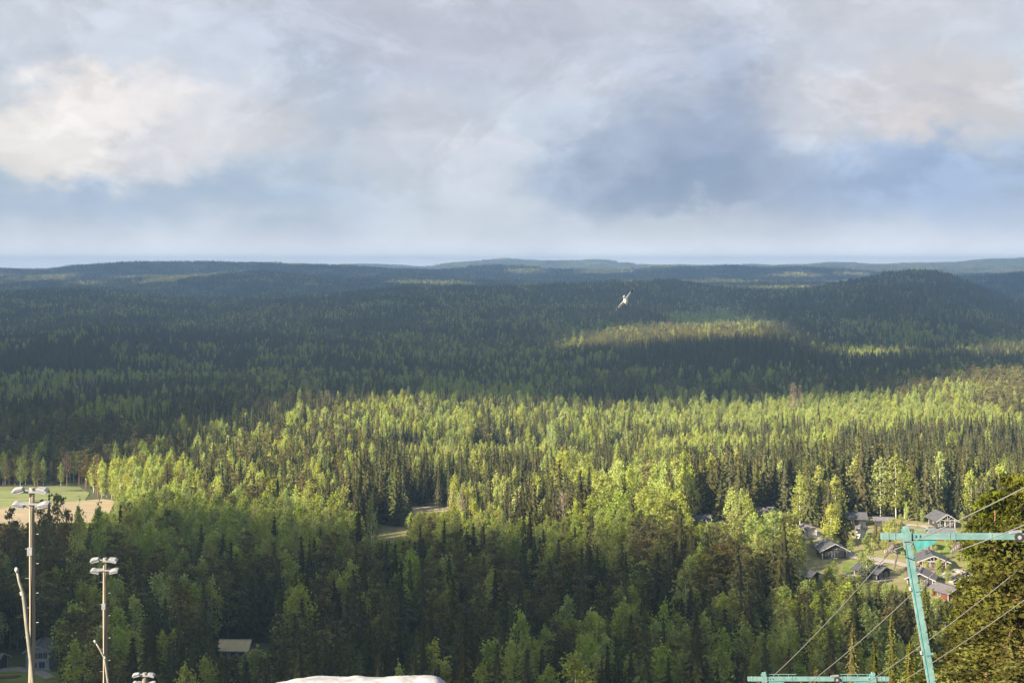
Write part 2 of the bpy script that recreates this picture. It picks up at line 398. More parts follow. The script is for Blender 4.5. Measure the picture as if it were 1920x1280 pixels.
cd.inputs[0].default_value = (.9, .9, .9, 1); ct.inputs[0].default_value = (.9, .9, .92, 1); cx.inputs[0].default_value = 0.16
cmt.links.new(cd.outputs[0], cx.inputs[1]); cmt.links.new(ct.outputs[0], cx.inputs[2]); cmt.links.new(cx.outputs[0], co_.inputs[0])
me = mesh_np('cloud', np.concatenate([lo.reshape(-1, 3), hi.reshape(-1, 3)]), np.concatenate(faces), [cm], smooth=True)
tag(link('cloud', me), kind='structure')  # added out of view, its holes shaped to let sun through

# ------------------------------------------------------------------ open ground: fields, clearings, roads, lawns
def sheet(name, pts, m, dz=0.12, step=5.0, kind='structure'):
    """flat-lying patch draped over the ground; pts are photo directions"""
    w = [ray(*p) for p in pts]
    b = bmesh.new(); f = b.faces.new([b.verts.new((p.x, p.y, 0)) for p in w])
    xs = [p.x for p in w]; yy = [p.y for p in w]
    for ax, lo_, hi_ in ((0, min(xs), max(xs)), (1, min(yy), max(yy))):
        t = lo_+step
        while t < hi_:
            c = Vector((t, 0, 0)) if ax == 0 else Vector((0, t, 0)); n = Vector((1, 0, 0)) if ax == 0 else Vector((0, 1, 0))
            bmesh.ops.bisect_plane(b, geom=b.verts[:]+b.edges[:]+b.faces[:], plane_co=c, plane_no=n); t += step
    for v in b.verts: v.co.z = H1(v.co.x, v.co.y)+dz
    bmesh.ops.triangulate(b, faces=b.faces[:]); bmesh.ops.recalc_face_normals(b, faces=b.faces[:])
    me = bpy.data.meshes.new(name); b.to_mesh(me); b.free(); me.materials.append(m)
    return tag(link(name, me), kind=kind)
def road(name, pts, width, m, dz=0.2):
    w = [ray(*p) for p in pts]; path = []
    for i in range(len(w)-1):
        n = max(2, int((w[i+1]-w[i]).length/2.5))
        p0 = w[max(i-1, 0)]; p3 = w[min(i+2, len(w)-1)]
        for k in range(n):
            t = k/n; a, b_, c, d = p0, w[i], w[i+1], p3
            path.append(0.5*((2*b_)+(c-a)*t+(2*a-5*b_+4*c-d)*t*t+(3*b_-a-3*c+d)*t**3))
    path.append(w[-1]); v = []; f = []
    for i, p in enumerate(path):
        d = (path[min(i+1, len(path)-1)]-path[max(i-1, 0)]); d.z = 0; d.normalize(); s = Vector((d.y, -d.x, 0))
        ww = width*(1+.12*math.sin(i*.7))
        for k in (-.5, -.17, .17, .5):
            r = p+s*ww*k; v.append((r.x, r.y, H1(r.x, r.y)+dz))
        if i:
            for k in range(3): f.append((4*i-4+k, 4*i-3+k, 4*i+1+k, 4*i+k))
    return tag(link(name, mesh_np(name, v, f, [m])), kind='structure')
MT['field'] = material('grass_field', (0.22, 0.22, 0.085), (0.11, 0.14, 0.04), 0.06, 0.95, detail=8, stretch=(1, 4, 1))
MT['plough'] = material('ploughed_soil', (0.35, 0.275, 0.175), (0.22, 0.175, 0.105), 0.08, 0.95, detail=8, stretch=(1, 5, 1))
MT['gravel'] = material('gravel', (0.36, 0.32, 0.28), (0.25, 0.22, 0.19), 0.5, 0.95, detail=8)
MT['lawn'] = material('lawn', (0.19, 0.24, 0.035), (0.11, 0.15, 0.025), 0.35, 0.95, detail=8)
MT['rough'] = material('rough_grass', (0.27, 0.22, 0.11), (0.14, 0.15, 0.045), 0.25, 0.95, detail=9)
sheet('field', [(-250, 914), (60, 912), (150, 913), (168, 925), (158, 940), (100, 946), (40, 952), (-250, 966)], MT['field'])
sheet('ploughed_field', [(-250, 966), (40, 951), (95, 945), (158, 939), (190, 936), (216, 939), (205, 962), (120, 1008), (30, 1020), (-250, 1040)], MT['plough'], .2)
sheet('clearing', [(690, 968), (850, 962), (1010, 985), (900, 1032), (760, 1040), (665, 1030)], MT['rough'])
sheet('gravel_yard', [(768, 950), (870, 953), (850, 971), (770, 967)], MT['plough'], 0.2)
sheet('clearing', [(770, 905), (920, 905), (900, 945), (765, 948)], MT['rough'], .12)
sheet('meadow', [(700, 812), (1280, 806), (1330, 832), (1000, 842), (700, 832)], MT['lawn'])
sheet('rough_ground', [(1500, 1060), (1520, 965), (1830, 965), (1860, 1085), (1835, 1130), (1700, 1130), (1560, 1110)], MT['rough'], .10)
sheet('lawn', [(1582, 1056), (1628, 1048), (1634, 1070), (1600, 1078), (1578, 1073)], MT['lawn'], .2)
sheet('lawn', [(1690, 1018), (1830, 1018), (1835, 1046), (1680, 1040)], MT['lawn'], .2)
sheet('yard', [(1765, 1082), (1790, 1068), (1845, 1072), (1850, 1118), (1800, 1108)], MT['gravel'], .25)
sheet('road_verge', [(-60, 1262), (30, 1250), (110, 1262), (130, 1300), (-60, 1310)], MT['lawn'], .2)
road('gravel_road', [(1510, 990), (1560, 1022), (1605, 1046), (1640, 1050), (1690, 1060), (1740, 1074), (1800, 1088), (1850, 1106)], 4.2, MT['gravel'], .30)
road('gravel_track', [(1640, 1050), (1600, 1046), (1597, 1044)], 5.0, MT['gravel'], .34)
road('gravel_path', [(1578, 1078), (1605, 1080), (1625, 1074), (1650, 1056)], 3.0, MT['gravel'], .32)
road('gravel_lane', [(1700, 985), (1740, 990), (1780, 1003), (1830, 1006)], 3.5, MT['gravel'], .3)
road('driveway', [(-20, 1262), (30, 1257), (70, 1262), (95, 1275)], 3.5, MT['gravel'], .34)

# ------------------------------------------------------------------ houses
MT['dark'] = material('dark_stained_timber', (0.045, 0.042, 0.045), (0.025, 0.023, 0.026), 1.5, 0.8, stretch=(1, 1, 6))
MT['red'] = material('red_painted_timber', (0.15, 0.05, 0.035), (0.09, 0.033, 0.025), 1.5, 0.8, stretch=(1, 1, 6))
MT['white'] = material('white_paint', (0.40, 0.39, 0.37), (0.28, 0.27, 0.26), 2.0, 0.6)
MT['bluegrey'] = material('blue_grey_timber', (0.34, 0.39, 0.46), (0.26, 0.30, 0.37), 1.5, 0.8, stretch=(1, 1, 6))
MT['cream'] = material('cream_render', (0.62, 0.57, 0.50), (0.50, 0.46, 0.40), 1.0, 0.8)
MT['roofgrey'] = material('grey_felt_roof', (0.09, 0.088, 0.098), (0.055, 0.055, 0.062), 0.8, 0.75, detail=8)
MT['roofmauve'] = material('mauve_felt_roof', (0.145, 0.128, 0.138), (0.10, 0.088, 0.096), 0.8, 0.75, detail=8)
MT['roofbrown'] = material('brown_tile_roof', (0.20, 0.135, 0.11), (0.12, 0.085, 0.07), 0.8, 0.8, detail=8)
MT['roofyellow'] = material('weathered_ochre_sheet_roof', (0.55, 0.44, 0.24), (0.40, 0.32, 0.18), 0.5, 0.6, detail=8)
MT['glass'] = material('window_glass', (0.05, 0.06, 0.07), (0.03, 0.035, 0.045), 1.0, 0.12, spec=0.7)
MT['metal'] = material('dark_sheet_metal', (0.07, 0.07, 0.075), (0.04, 0.04, 0.045), 3.0, 0.5, 0.4)
MT['deck'] = material('grey_decking', (0.36, 0.31, 0.27), (0.26, 0.22, 0.19), 1.5, 0.85, stretch=(1, 8, 1))

def house(name, label, cat, X, Y, wpx, ang, wall, roof, trim='white', length=9.0, wall_h=2.6, pitch=0.42, over=0.7, wins=(), dormers=0, chimney=None,
          porch=None, deck=None, group=None, side_wins=1, bands=0, depth=None):
    """gable end faces -Y (then turned by ang degrees)"""
    p = ray(X, Y) if depth is None else P(X, Y, depth)
    w = wpx*.88/F*p.y; l = length*.9; rz = math.radians(ang)
    z0 = min(H1(p.x+a, p.y+b) for a in (-w/2, w/2) for b in (0, l)) - 0.6
    zt = H1(p.x, p.y+1)
    r = thing(name, label, cat, (p.x, p.y+1, zt), rz, group)
    rh = w/2*pitch; fl = z0-zt
    b = MB(); b.poly([(-w/2, 0, fl), (w/2, 0, fl), (w/2, 0, wall_h), (0, 0, wall_h+rh), (-w/2, 0, wall_h)], (0, l, 0))
    wl = b.build('wall', MT[wall], r)
    # log / board courses standing proud at the corners
    for sx in (-1, 1):
        for yy in (0, l):
            cb = MB(); cb.box((sx*(w/2-.02), yy, (fl+wall_h)/2+.02), (.22, .22, wall_h-fl-.05)); cb.build('corner_board', MT[trim if trim != 'none' else wall], wl)
    # roof: two slabs
    th = 0.22; a = math.atan(pitch); run = (w/2+over)/math.cos(a)
    for sx, nm in ((-1, 'roof'), (1, 'roof')):
        rb = MB(); m = Matrix.Rotation(sx*a, 3, 'Y')
        cxx = sx*(w/2+over)/2; czz = wall_h+rh - abs(cxx)*pitch + th*.62
        rb.box((cxx, l/2, czz), (run, l+2*over, th), m)
        ro = rb.build(nm, MT[roof], r)
        if trim != 'none':
            for yy in (-over-.035, l+over+.035):
                fb = MB(); fb.box((cxx, yy, czz-.03), (run+.02, .07, th+.04), m); fb.build('fascia', MT[trim], ro)
        # sheet seams
        if bands:
            sb = MB()
            for k in range(bands):
                yk = -over+.3+(l+2*over-.6)*k/(bands-1)
                sb.box((cxx, yk, czz+th*.55), (run-.05, .06, .05), m)
            sb.build('seam', MT[roof], ro)
    ridge = MB(); ridge.box((0, l/2, wall_h+rh+th*1.15), (.35, l+2*over-.05, .12)); ridge.build('ridge_cap', MT['metal'] if roof != 'roofyellow' else MT[roof], r)
    def window(x, z, ww, wh, face='f', y=None, nm='window', bars=1):
        fr = MB()
        if face == 'f':
            for (cx_, cz_, sx_, sz_) in ((x, z+wh/2, ww+.2, .1), (x, z-wh/2, ww+.2, .1), (x-ww/2, z, .1, wh-.1), (x+ww/2, z, .1, wh-.1)):
                fr.box((cx_, -.05, cz_), (sx_, .13, sz_))
            for k in range(bars): fr.box((x-ww/2+ww*(k+1)/(bars+1), -.04, z), (.07, .08, wh-.1))
            o = fr.build(nm, MT['white'], r); g = MB(); g.box((x, -.012, z), (ww-.1, .04, wh-.1)); g.build('pane', MT['glass'], o)
        else:
            sx = -1 if face == 'l' else 1
            for (cy_, cz_, sy_, sz_) in ((y, z+wh/2, ww+.2, .1), (y, z-wh/2, ww+.2, .1), (y-ww/2, z, .1, wh-.1), (y+ww/2, z, .1, wh-.1)):
                fr.box((sx*(w/2+.05), cy_, cz_), (.13, sy_, sz_))
            for k in range(bars): fr.box((sx*(w/2+.04), y-ww/2+ww*(k+1)/(bars+1), z), (.08, .07, wh-.1))
            o = fr.build(nm, MT['white'], r); g = MB(); g.box((sx*(w/2+.012), y, z), (.04, ww-.1, wh-.1)); g.build('pane', MT['glass'], o)
    for (fx, fz, ww, wh, nm) in wins:
        window(fx*w/2, fz, ww, wh, 'f', nm=nm, bars=2 if ww > 1.6 else 1)
    for k in range(side_wins):
        yk = l*(k+.7)/(side_wins+.4)
        window(0, wall_h*.58, 1.1, 1.1, 'l', yk); window(0, wall_h*.58, 1.1, 1.1, 'r', yk)
    if chimney is not None:
        c = MB(); zc_ = wall_h+rh-abs(chimney[0])*pitch
        c.box((chimney[0], chimney[1], zc_+.55), (.55, .55, 1.5)); co = c.build('chimney', MT['metal'], r)
        c = MB(); c.box((chimney[0], chimney[1], zc_+1.36), (.72, .72, .1)); c.build('chimney_cap', MT['metal'], co)
    for k in range(dormers):   # dormers on the slope that looks left (-X)
        yk = l*(k+.5)/dormers; zz = wall_h+rh*.38; dw = 1.5
        d = MB(); d.poly([(-w/2-.1, yk-dw/2, zz-.7), (-w/2-.1, yk+dw/2, zz-.7), (-w/2-.1, yk+dw/2, zz+.6), (-w/2-.1, yk, zz+1.25), (-w/2-.1, yk-dw/2, zz+.6)], (w*.3, 0, 0))
        do = d.build('dormer', MT[trim], r)
        g = MB(); g.box((-w/2-.13, yk, zz+.05), (.05, .75, .85)); g.build('pane', MT['glass'], do)
        for s_ in (-1, 1):
            g = MB(); g.box((-w/2+w*.12, yk+s_*dw*.3, zz+1.05), (w*.3+.6, dw*.75, .1), Matrix.Rotation(-s_*.72, 3, 'X')); g.build('dormer_roof', MT[roof], do)
    if porch:   # posts carrying an outward roof truss
        pr = MB(); yp = -over-.9 if porch is True else porch
        pr.box((0, yp/2, wall_h-.05), (w*.98, .14, .16)); pb = pr.build('porch_beam', MT['white' if trim == 'white' else trim], r)
        for fx in (-.92, -.32, .32, .92):
            q_ = MB(); q_.box((fx*w/2, yp/2, (wall_h-.15)/2+fl/2), (.16, .16, wall_h-.15-fl)); q_.build('post', MT['white' if trim == 'white' else trim], r)
        q_ = MB(); q_.box((0, yp/2, wall_h+rh/2), (.14, .13, rh)); q_.build('king_post', MT[trim], r)
        for s_ in (-1, 1):
            q_ = MB(); q_.box((s_*w*.16, yp/2+.09, wall_h+rh*.42), (.12, .1, rh*.9), Matrix.Rotation(s_*.8, 3, 'Y')); q_.build('truss_brace', MT[trim], r)
    if deck:
        dc, dd = deck; dk = MB(); dk.box((0, -dd/2, -.05), (w+1.4, dd, .16)); dko = dk.build('deck', MT['deck'], r)
        sk = MB(); sk.box((0, -dd+.08, -.5), (w+1.3, .08, .8)); sk.build('deck_skirt', MT[dc], dko)
        for zz in (.45, .95):
            rl = MB(); rl.box((0, -dd+.06, zz), (w+1.4, .08, .12)); rl.build('rail', MT[dc], dko)
        for k in range(9):
            bp_ = MB(); bp_.box(((k/8-.5)*(w+1.3), -dd+.06, .45), (.12, .1, 1.05)); bp_.build('baluster', MT[dc], dko)
    return r, p
HOUSES = []
def addh(*a, protect=None, **k):
    r, p = house(*a, **k); HOUSES.append((p, protect)); return r
addh('cabin', 'dark log cabin with white gable trim and glazed doors, beside the bright green lawn', 'cabin', 1566, 1049, 52, 3, 'dark', 'roofgrey', length=9, wall_h=2.7, pitch=.5, over=1.1,
     wins=((-.1, 1.15, 2.6, 2.0, 'glazed_door'), (.55, 1.35, 1.5, 1.4, 'window'), (-.62, 1.35, 1.0, 1.4, 'window'), (0, 3.2, 1.5, .7, 'window')), chimney=(-1.2, 4), protect=(1532, 1013, 1602, 1054))
addh('cabin', 'dark-roofed cabin with a pale deck rail, just left of the tall lift mast', 'cabin', 1658, 1089, 44, 38, 'dark', 'roofgrey', length=9, wall_h=2.3, pitch=.42, over=1.0,
     wins=((-.4, 1.2, 1.3, 1.3, 'window'), (.4, 1.2, 1.3, 1.5, 'window')), chimney=(0.6, 6), deck=('white', 2.2), protect=(1618, 1055, 1692, 1095))
addh('cabin', 'red cabin with grey roof and railed red veranda, right of the tall lift mast', 'cabin', 1752, 1068, 52, -8, 'red', 'roofgrey', length=9, wall_h=2.6, pitch=.40, over=1.3,
     wins=((-.5, 1.3, 1.8, 1.5, 'window'), (0.05, 1.2, 1.2, 2.0, 'glazed_door'), (.58, 1.3, 1.4, 1.4, 'window')), chimney=(-1.5, 3.5), deck=('red', 2.6), porch=True, protect=(1712, 1030, 1795, 1074))
addh('cabin', 'dark brown cabin with mauve roof below the red veranda cabin, behind the tall lift mast', 'cabin', 1727, 1103, 52, -22, 'dark', 'roofmauve', length=8, wall_h=2.4, pitch=.42, over=.9,
     wins=((-.45, 1.2, 1.2, 1.3, 'window'), (.3, 1.2, 1.8, 1.4, 'window')), chimney=(-1, 2.5), protect=(1690, 1068, 1768, 1108))
addh('cabin', 'lowest mauve-roofed red cabin, next to the pale boulders and near pines', 'cabin', 1795, 1130, 44, 25, 'red', 'roofmauve', length=8, wall_h=2.3, pitch=.42, over=.8, wins=((0, 1.2, 1.5, 1.3, 'window'),), protect=(1768, 1088, 1822, 1122))
addh('chalet', 'grey chalet with white timber truss in its tall gable, topmost by the spruces', 'cabin', 1776, 991, 36, 6, 'dark', 'roofgrey', length=9, wall_h=3.0, pitch=.62, over=1.2,
     wins=((-.45, 1.6, 1.2, 1.4, 'window'), (.1, 1.6, 1.2, 1.6, 'window'), (.6, 1.6, 1.0, 1.4, 'window')), porch=True, protect=(1752, 958, 1802, 995))
addh('cabin', 'cabin showing only its broad mauve roof, in front of the grey chalet', 'cabin', 1787, 1013, 50, 84, 'red', 'roofmauve', length=8, wall_h=2.2, pitch=.42, over=.8, chimney=(-.6, 5), protect=(1760, 982, 1815, 1006))
addh('cabin', 'low red cabin with pale roof seen just under the upper lift beam', 'cabin', 1745, 1031, 50, 80, 'red', 'roofmauve', length=9, wall_h=2.4, pitch=.3, over=.6, side_wins=3, trim='white', protect=(1716, 1008, 1800, 1032))
addh('house', 'house with two white dormers in its dark roof, behind the birches', 'house', 1330, 991, 30, 90, 'dark', 'roofgrey', length=8.5, wall_h=2.6, pitch=.75, over=.6, dormers=2, protect=(1309, 957, 1352, 983))
addh('house', 'broad dark grey roof among spruces, right of the house with two dormers', 'house', 1452, 975, 46, 86, 'dark', 'roofmauve', length=11, wall_h=2.4, pitch=.5, over=.8, trim='none', protect=(1424, 945, 1480, 962))
addh('house', 'grey-roofed house behind the clump of spruces, above the dark cabin', 'house', 1622, 985, 38, 84, 'dark', 'roofgrey', length=9.5, wall_h=2.6, pitch=.5, over=.8, trim='none', protect=(1604, 954, 1645, 975))
addh('house', 'small pale-walled house at the left edge of the spruce clump above the dark cabin', 'house', 1524, 1010, 22, 20, 'cream', 'roofmauve', length=6, wall_h=3.2, pitch=.4, over=.5, protect=(1516, 978, 1534, 1009))
addh('house', 'small pale-walled house at the right edge of the spruce clump above the dark cabin', 'house', 1616, 1012, 20, -15, 'cream', 'roofmauve', length=6, wall_h=3.2, pitch=.4, over=.5, protect=(1608, 985, 1624, 1011))
addh('house', 'faint mauve roof between birches left of the grey chalet with the white truss', 'house', 1675, 988, 26, 80, 'dark', 'roofmauve', length=7, wall_h=2.3, pitch=.4, over=.5, trim='none', protect=(1663, 966, 1688, 977))
addh('cabin', 'dark cabin half hidden by birches below the dark log cabin, white edge on its roof', 'cabin', 1528, 1094, 30, 42, 'dark', 'roofgrey', length=7, wall_h=2.2, pitch=.5, over=.9, protect=(1516, 1058, 1542, 1090))
addh('house', 'blue-grey two-storey house with white windows, behind the tallest light pole', 'house', 68, 1259, 46, 6, 'bluegrey', 'roofgrey', length=9, wall_h=5.2, pitch=.45, over=.9,
     wins=((-.62, 3.9, 1.2, 1.6, 'window'), (-.2, 3.9, 1.4, 1.6, 'window'), (.25, 3.9, 1.4, 1.6, 'window'), (.7, 3.9, 1.1, 1.6, 'window'), (-.4, 1.3, 2.0, 1.6, 'window'), (.4, 1.3, 1.6, 2.0, 'glazed_door')),
     deck=('bluegrey', 1.6), protect=(30, 1206, 90, 1264))
addh('house', 'long brown-roofed house at the left edge beside the blue-grey house', 'house', -2, 1258, 64, 84, 'dark', 'roofbrown', length=13, wall_h=2.6, pitch=.45, over=.9, side_wins=3, protect=(-40, 1208, 40, 1285))
addh('house', 'house with a weathered ochre sheet-metal roof under the dark pines', 'house', 466, 1234, 50, 88, 'bluegrey', 'roofyellow', length=8.6, wall_h=2.9, pitch=.55, over=.7, trim='none', side_wins=3, bands=13, protect=(432, 1192, 498, 1228))
addh('house', 'tiny pale house alone on the distant blue forest ridge', 'house', 1434, 540, 8, 60, 'cream', 'roofgrey', length=14, wall_h=9, pitch=.5, over=.6, depth=6000, side_wins=0)

# ------------------------------------------------------------------ tree meshes
def tri_cloud(c, size, flat=0.5, r=None, droop=0.0, dirs=None):
    """random triangles round the centres c: leaf and needle sprays"""
    n = len(c)
    a = r.normal(size=(n, 3)); a[:, 2] *= flat
    if dirs is not None: a = a*0.55 + dirs*1.3
    a /= np.linalg.norm(a, axis=1, keepdims=True)+1e-9
    b_ = r.normal(size=(n, 3)); b_[:, 2] *= max(flat, .35); b_ -= (b_*a).sum(1, keepdims=True)*a
    b_ /= np.linalg.norm(b_, axis=1, keepdims=True)+1e-9
    s = np.asarray(size)[:, None] * r.uniform(.7, 1.3, (n, 1))
    v = np.empty((n, 3, 3)); v[:, 0] = c + a*s; v[:, 1] = c - a*s*.55 + b_*s*.62; v[:, 2] = c - a*s*.55 - b_*s*.62
    v[:, 0, 2] -= droop*s[:, 0]
    return v.reshape(-1, 3)
def core(prof, n, r, z0, z1, jit=.18):
    """lumpy inner body; prof(t) gives radius"""
    k = 7; v = []; f = []
    for i in range(k+1):
        t = i/k; z = z0+(z1-z0)*t
        for j in range(n):
            rr = prof(t)*r.uniform(1-jit, 1+jit); an = 2*math.pi*(j+.5*(i % 2))/n
            v.append((rr*math.cos(an), rr*math.sin(an), z))
    for i in range(k):
        for j in range(n):
            a, b_, c, d = i*n+j, i*n+(j+1) % n, (i+1)*n+(j+1) % n, (i+1)*n+j
            f += [(a, b_, c), (a, c, d)]
    return np.array(v), np.array(f)
def trunk(h, r0, lean=0.0, n=6, seed=0, kink=.15):
    rr = np.random.default_rng(seed+99); k = 6; v = []; f = []
    ox = oy = 0.0
    for i in range(k+1):
        t = i/k; rad_ = r0*(1-t)**.8+.03
        for j in range(n): v.append((ox+rad_*math.cos(2*math.pi*j/n), oy+rad_*math.sin(2*math.pi*j/n), -1.2+(h+1.2)*t))
        ox += rr.normal()*kink*h/50+lean; oy += rr.normal()*kink*h/50
    for i in range(k):
        for j in range(n):
            a, b_, c, d = i*n+j, i*n+(j+1) % n, (i+1)*n+(j+1) % n, (i+1)*n+j
            f += [(a, b_, c), (a, c, d)]
    return np.array(v), np.array(f)
def spruce(seed, H=22., R=2.7, lev=22, nb_=7, seg=3, s0=.8, base=.10, thin=1.0):
    r = np.random.default_rng(seed); C_, Sz, D_, T = [], [], [], []
    for i in range(lev):
        t = (i+r.uniform(-.3, .3))/lev; t = min(max(t, 0), .985); z = H*(base+(1-base)*t)
        Rz = R*((1-t)**.85)*(.65+.35*min(1, t*5+.3))*r.uniform(.82, 1.15)+.10
        m = max(3, int(nb_*(.45+.55*(1-t))))
        a0 = r.uniform(0, 6.28)
        for j in range(m):
            a = a0+2*math.pi*j/m+r.normal()*.25; Rj = Rz*r.uniform(.7, 1.2); tt = r.random()
            if r.random() > thin: continue
            for k in range(seg):
                f_ = (k+.7)/seg; rad_ = Rj*f_
                C_.append((rad_*math.cos(a), rad_*math.sin(a), z-.42*rad_*f_*1.1+r.normal()*.12)); Sz.append(s0*(.6+.55*(1-t))*(1.15-.3*f_)*max(Rj/R, .3)**.35)
                D_.append((math.cos(a), math.sin(a), -.42)); T.append(tt)
    v = tri_cloud(np.array(C_), np.array(Sz), .45, r, .1, np.array(D_))
    v = np.concatenate([v, [[-.12, 0, H-.9], [.12, .05, H-.9], [0, 0, H+.35]]]); T.append(.6)
    f = np.arange(len(v)).reshape(-1, 3)
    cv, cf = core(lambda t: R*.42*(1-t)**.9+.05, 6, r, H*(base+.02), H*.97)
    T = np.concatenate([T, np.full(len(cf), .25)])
    return np.concatenate([v, cv]), np.concatenate([f, cf+len(v)]), T
def broad(seed, H=20., R=2.6, z0=.25, n=700, s=.45, clumps=26, sig=.62, top=.55, kind='birch', flat=1.0):
    r = np.random.default_rng(seed); C_, T = [], []
    per = max(1, n//clumps)
    for i in range(clumps):
        t = (i+.5)/clumps; t = min(.97, max(.02, t+r.normal()*.03))
        if kind == 'pine': prof = math.sin(math.pi*min(1, t*.75+.22))**.7
        else: prof = (math.sin(math.pi*min(1, (t*.86+.10)))**.8)*(1.12-.45*t)
        a = r.uniform(0, 6.28); q = R*prof*math.sqrt(r.uniform(.12, 1))*.92
        c = np.array([q*math.cos(a), q*math.sin(a), H*(z0+(1-z0)*t*.97)])
        sg = sig*(.7+.6*prof)*R/2.6; tt = r.random()
        pts = r.normal(size=(per, 3))*np.array([sg, sg, sg*(1.25 if kind == 'birch' else .5)])+c
        C_.append(pts); T += [tt]*per
    if kind == 'birch':   # leader
        p_ = r.normal(size=(per, 3))*np.array([.28, .28, .9])+np.array([0, 0, H*.97]); C_.append(p_); T += [r.random()]*per
    C_ = np.concatenate(C_)
    v = tri_cloud(C_, np.full(len(C_), s), flat, r, .25 if kind == 'birch' else 0)
    return v, np.arange(len(v)).reshape(-1, 3), np.array(T)
def twigs(seed, H=17., R=2.4, n=260):
    r = np.random.default_rng(seed); vs = []; T = []
    for i in range(n):
        t = r.random(); z = H*(.25+.72*t); rr = R*math.sin(math.pi*min(1, t*.8+.15))*r.uniform(.2, .8)
        a = r.uniform(0, 6.28); c = np.array([rr*math.cos(a), rr*math.sin(a), z])
        d = np.array([math.cos(a)*.5, math.sin(a)*.5, .9])+r.normal(size=3)*.25; d /= np.linalg.norm(d)
        p = np.cross(d, r.normal(size=3)); p /= np.linalg.norm(p); Ln = r.uniform(.7, 1.7)
        vs += [c-p*.09, c+p*.09, c+d*Ln]; T.append(r.random())
    v = np.array(vs); return v, np.arange(len(v)).reshape(-1, 3), np.array(T)
def join(parts):
    """parts: (v, f, mat_index, tint)"""
    V_, F_, I_, T_ = [], [], [], []; o = 0
    for v, f, mi, t in parts:
        V_.append(v); F_.append(f+o); I_.append(np.full(len(f), mi)); T_.append(np.broadcast_to(t, (len(f),))); o += len(v)
    return np.concatenate(V_), np.concatenate(F_), np.concatenate(I_), np.concatenate(T_)
def limbs(tr, H, R, n, seed, droop):
    r = np.random.default_rng(seed+400); v, f = tr; vs = [v]; fs = [f]; o = len(v)
    for i in range(n):
        t = r.uniform(.15, .93); z = H*t; a = r.uniform(0, 6.28); L_ = R*(1-t)**.7*r.uniform(.7, 1.1)+.4; w = .05*(1-t)+.025
        d = np.array([math.cos(a), math.sin(a), 0]); e = np.array([-d[1], d[0], 0])*w; b_ = np.array([0, 0, z]); tip = b_+d*L_+np.array([0, 0, droop*L_+r.normal()*.2])
        vs.append(np.array([b_+e, b_-e, b_+[0, 0, w*1.6], tip])); fs.append(np.array([(0, 1, 3), (1, 2, 3), (2, 0, 3)])+o); o += 4
    return np.concatenate(vs), np.concatenate(fs)
KIND = {}    # kind -> list of variants (crown mesh, trunk mesh, joined mesh)
def variant(kind, crown, tr, cm_, tm_):
    cme = mesh_np(kind+'_crown', crown[0], crown[1], [MT[cm_]], tint=crown[2])
    tme = mesh_np(kind+'_trunk', tr[0], tr[1], [MT[tm_]], smooth=True)
    v, f, i, t = join([(crown[0], crown[1], 0, crown[2]), (tr[0], tr[1], 1, .5)])
    jm = mesh_np(kind+'_joined', v, f, [MT[cm_], MT[tm_]], fm=i, tint=t)
    KIND.setdefault(kind, []).append((cme, tme, jm))
for s in range(5):
    variant('spruce', spruce(s, H=22, R=3.3+.5*(s % 3), lev=24, nb_=9, seg=4, s0=.88), trunk(20, .22, seed=s), 'spruce', 'bark')
for s in range(4):
    variant('pine', broad(20+s, H=20, R=2.9, z0=.42 if s % 2 else .28, n=1100, s=.38, clumps=30, sig=.52, kind='pine', flat=.6), trunk(18.5, .2, seed=s+7), 'pine', 'pinebark')
for s in range(6):
    variant('birch', broad(40+s, H=20, R=2.6+.45*(s % 3), z0=.14+.07*(s % 3), n=1500, s=.36, clumps=34, sig=.50), trunk(18, .13, seed=s+17), 'birch', 'birchbark')
for s in range(3):
    variant('bare', twigs(60+s), trunk(15, .15, seed=s+27), 'bare', 'greybark')
# detailed variants for the trees close to the camera
for s in range(4):
    variant('spruce_near', spruce(80+s, H=22, R=3.1, lev=50, nb_=11, seg=10, s0=.31, base=.06), limbs(trunk(21, .22, n=9, seed=s+31), 21, 3.0, 90, s, -.35), 'near', 'bark')
for s in range(3):
    variant('pine_near', broad(90+s, H=20, R=3.0, z0=.18, n=10000, s=.18, clumps=95, sig=.36, kind='pine', flat=.6), limbs(trunk(19, .2, n=9, seed=s+37), 19, 3.0, 70, s+9, .25), 'near', 'pinebark')

# ------------------------------------------------------------------ where the trees stand
SP, PI_, BI, BA = 0, 1, 2, 3
KN = ['spruce', 'pine', 'birch', 'bare']
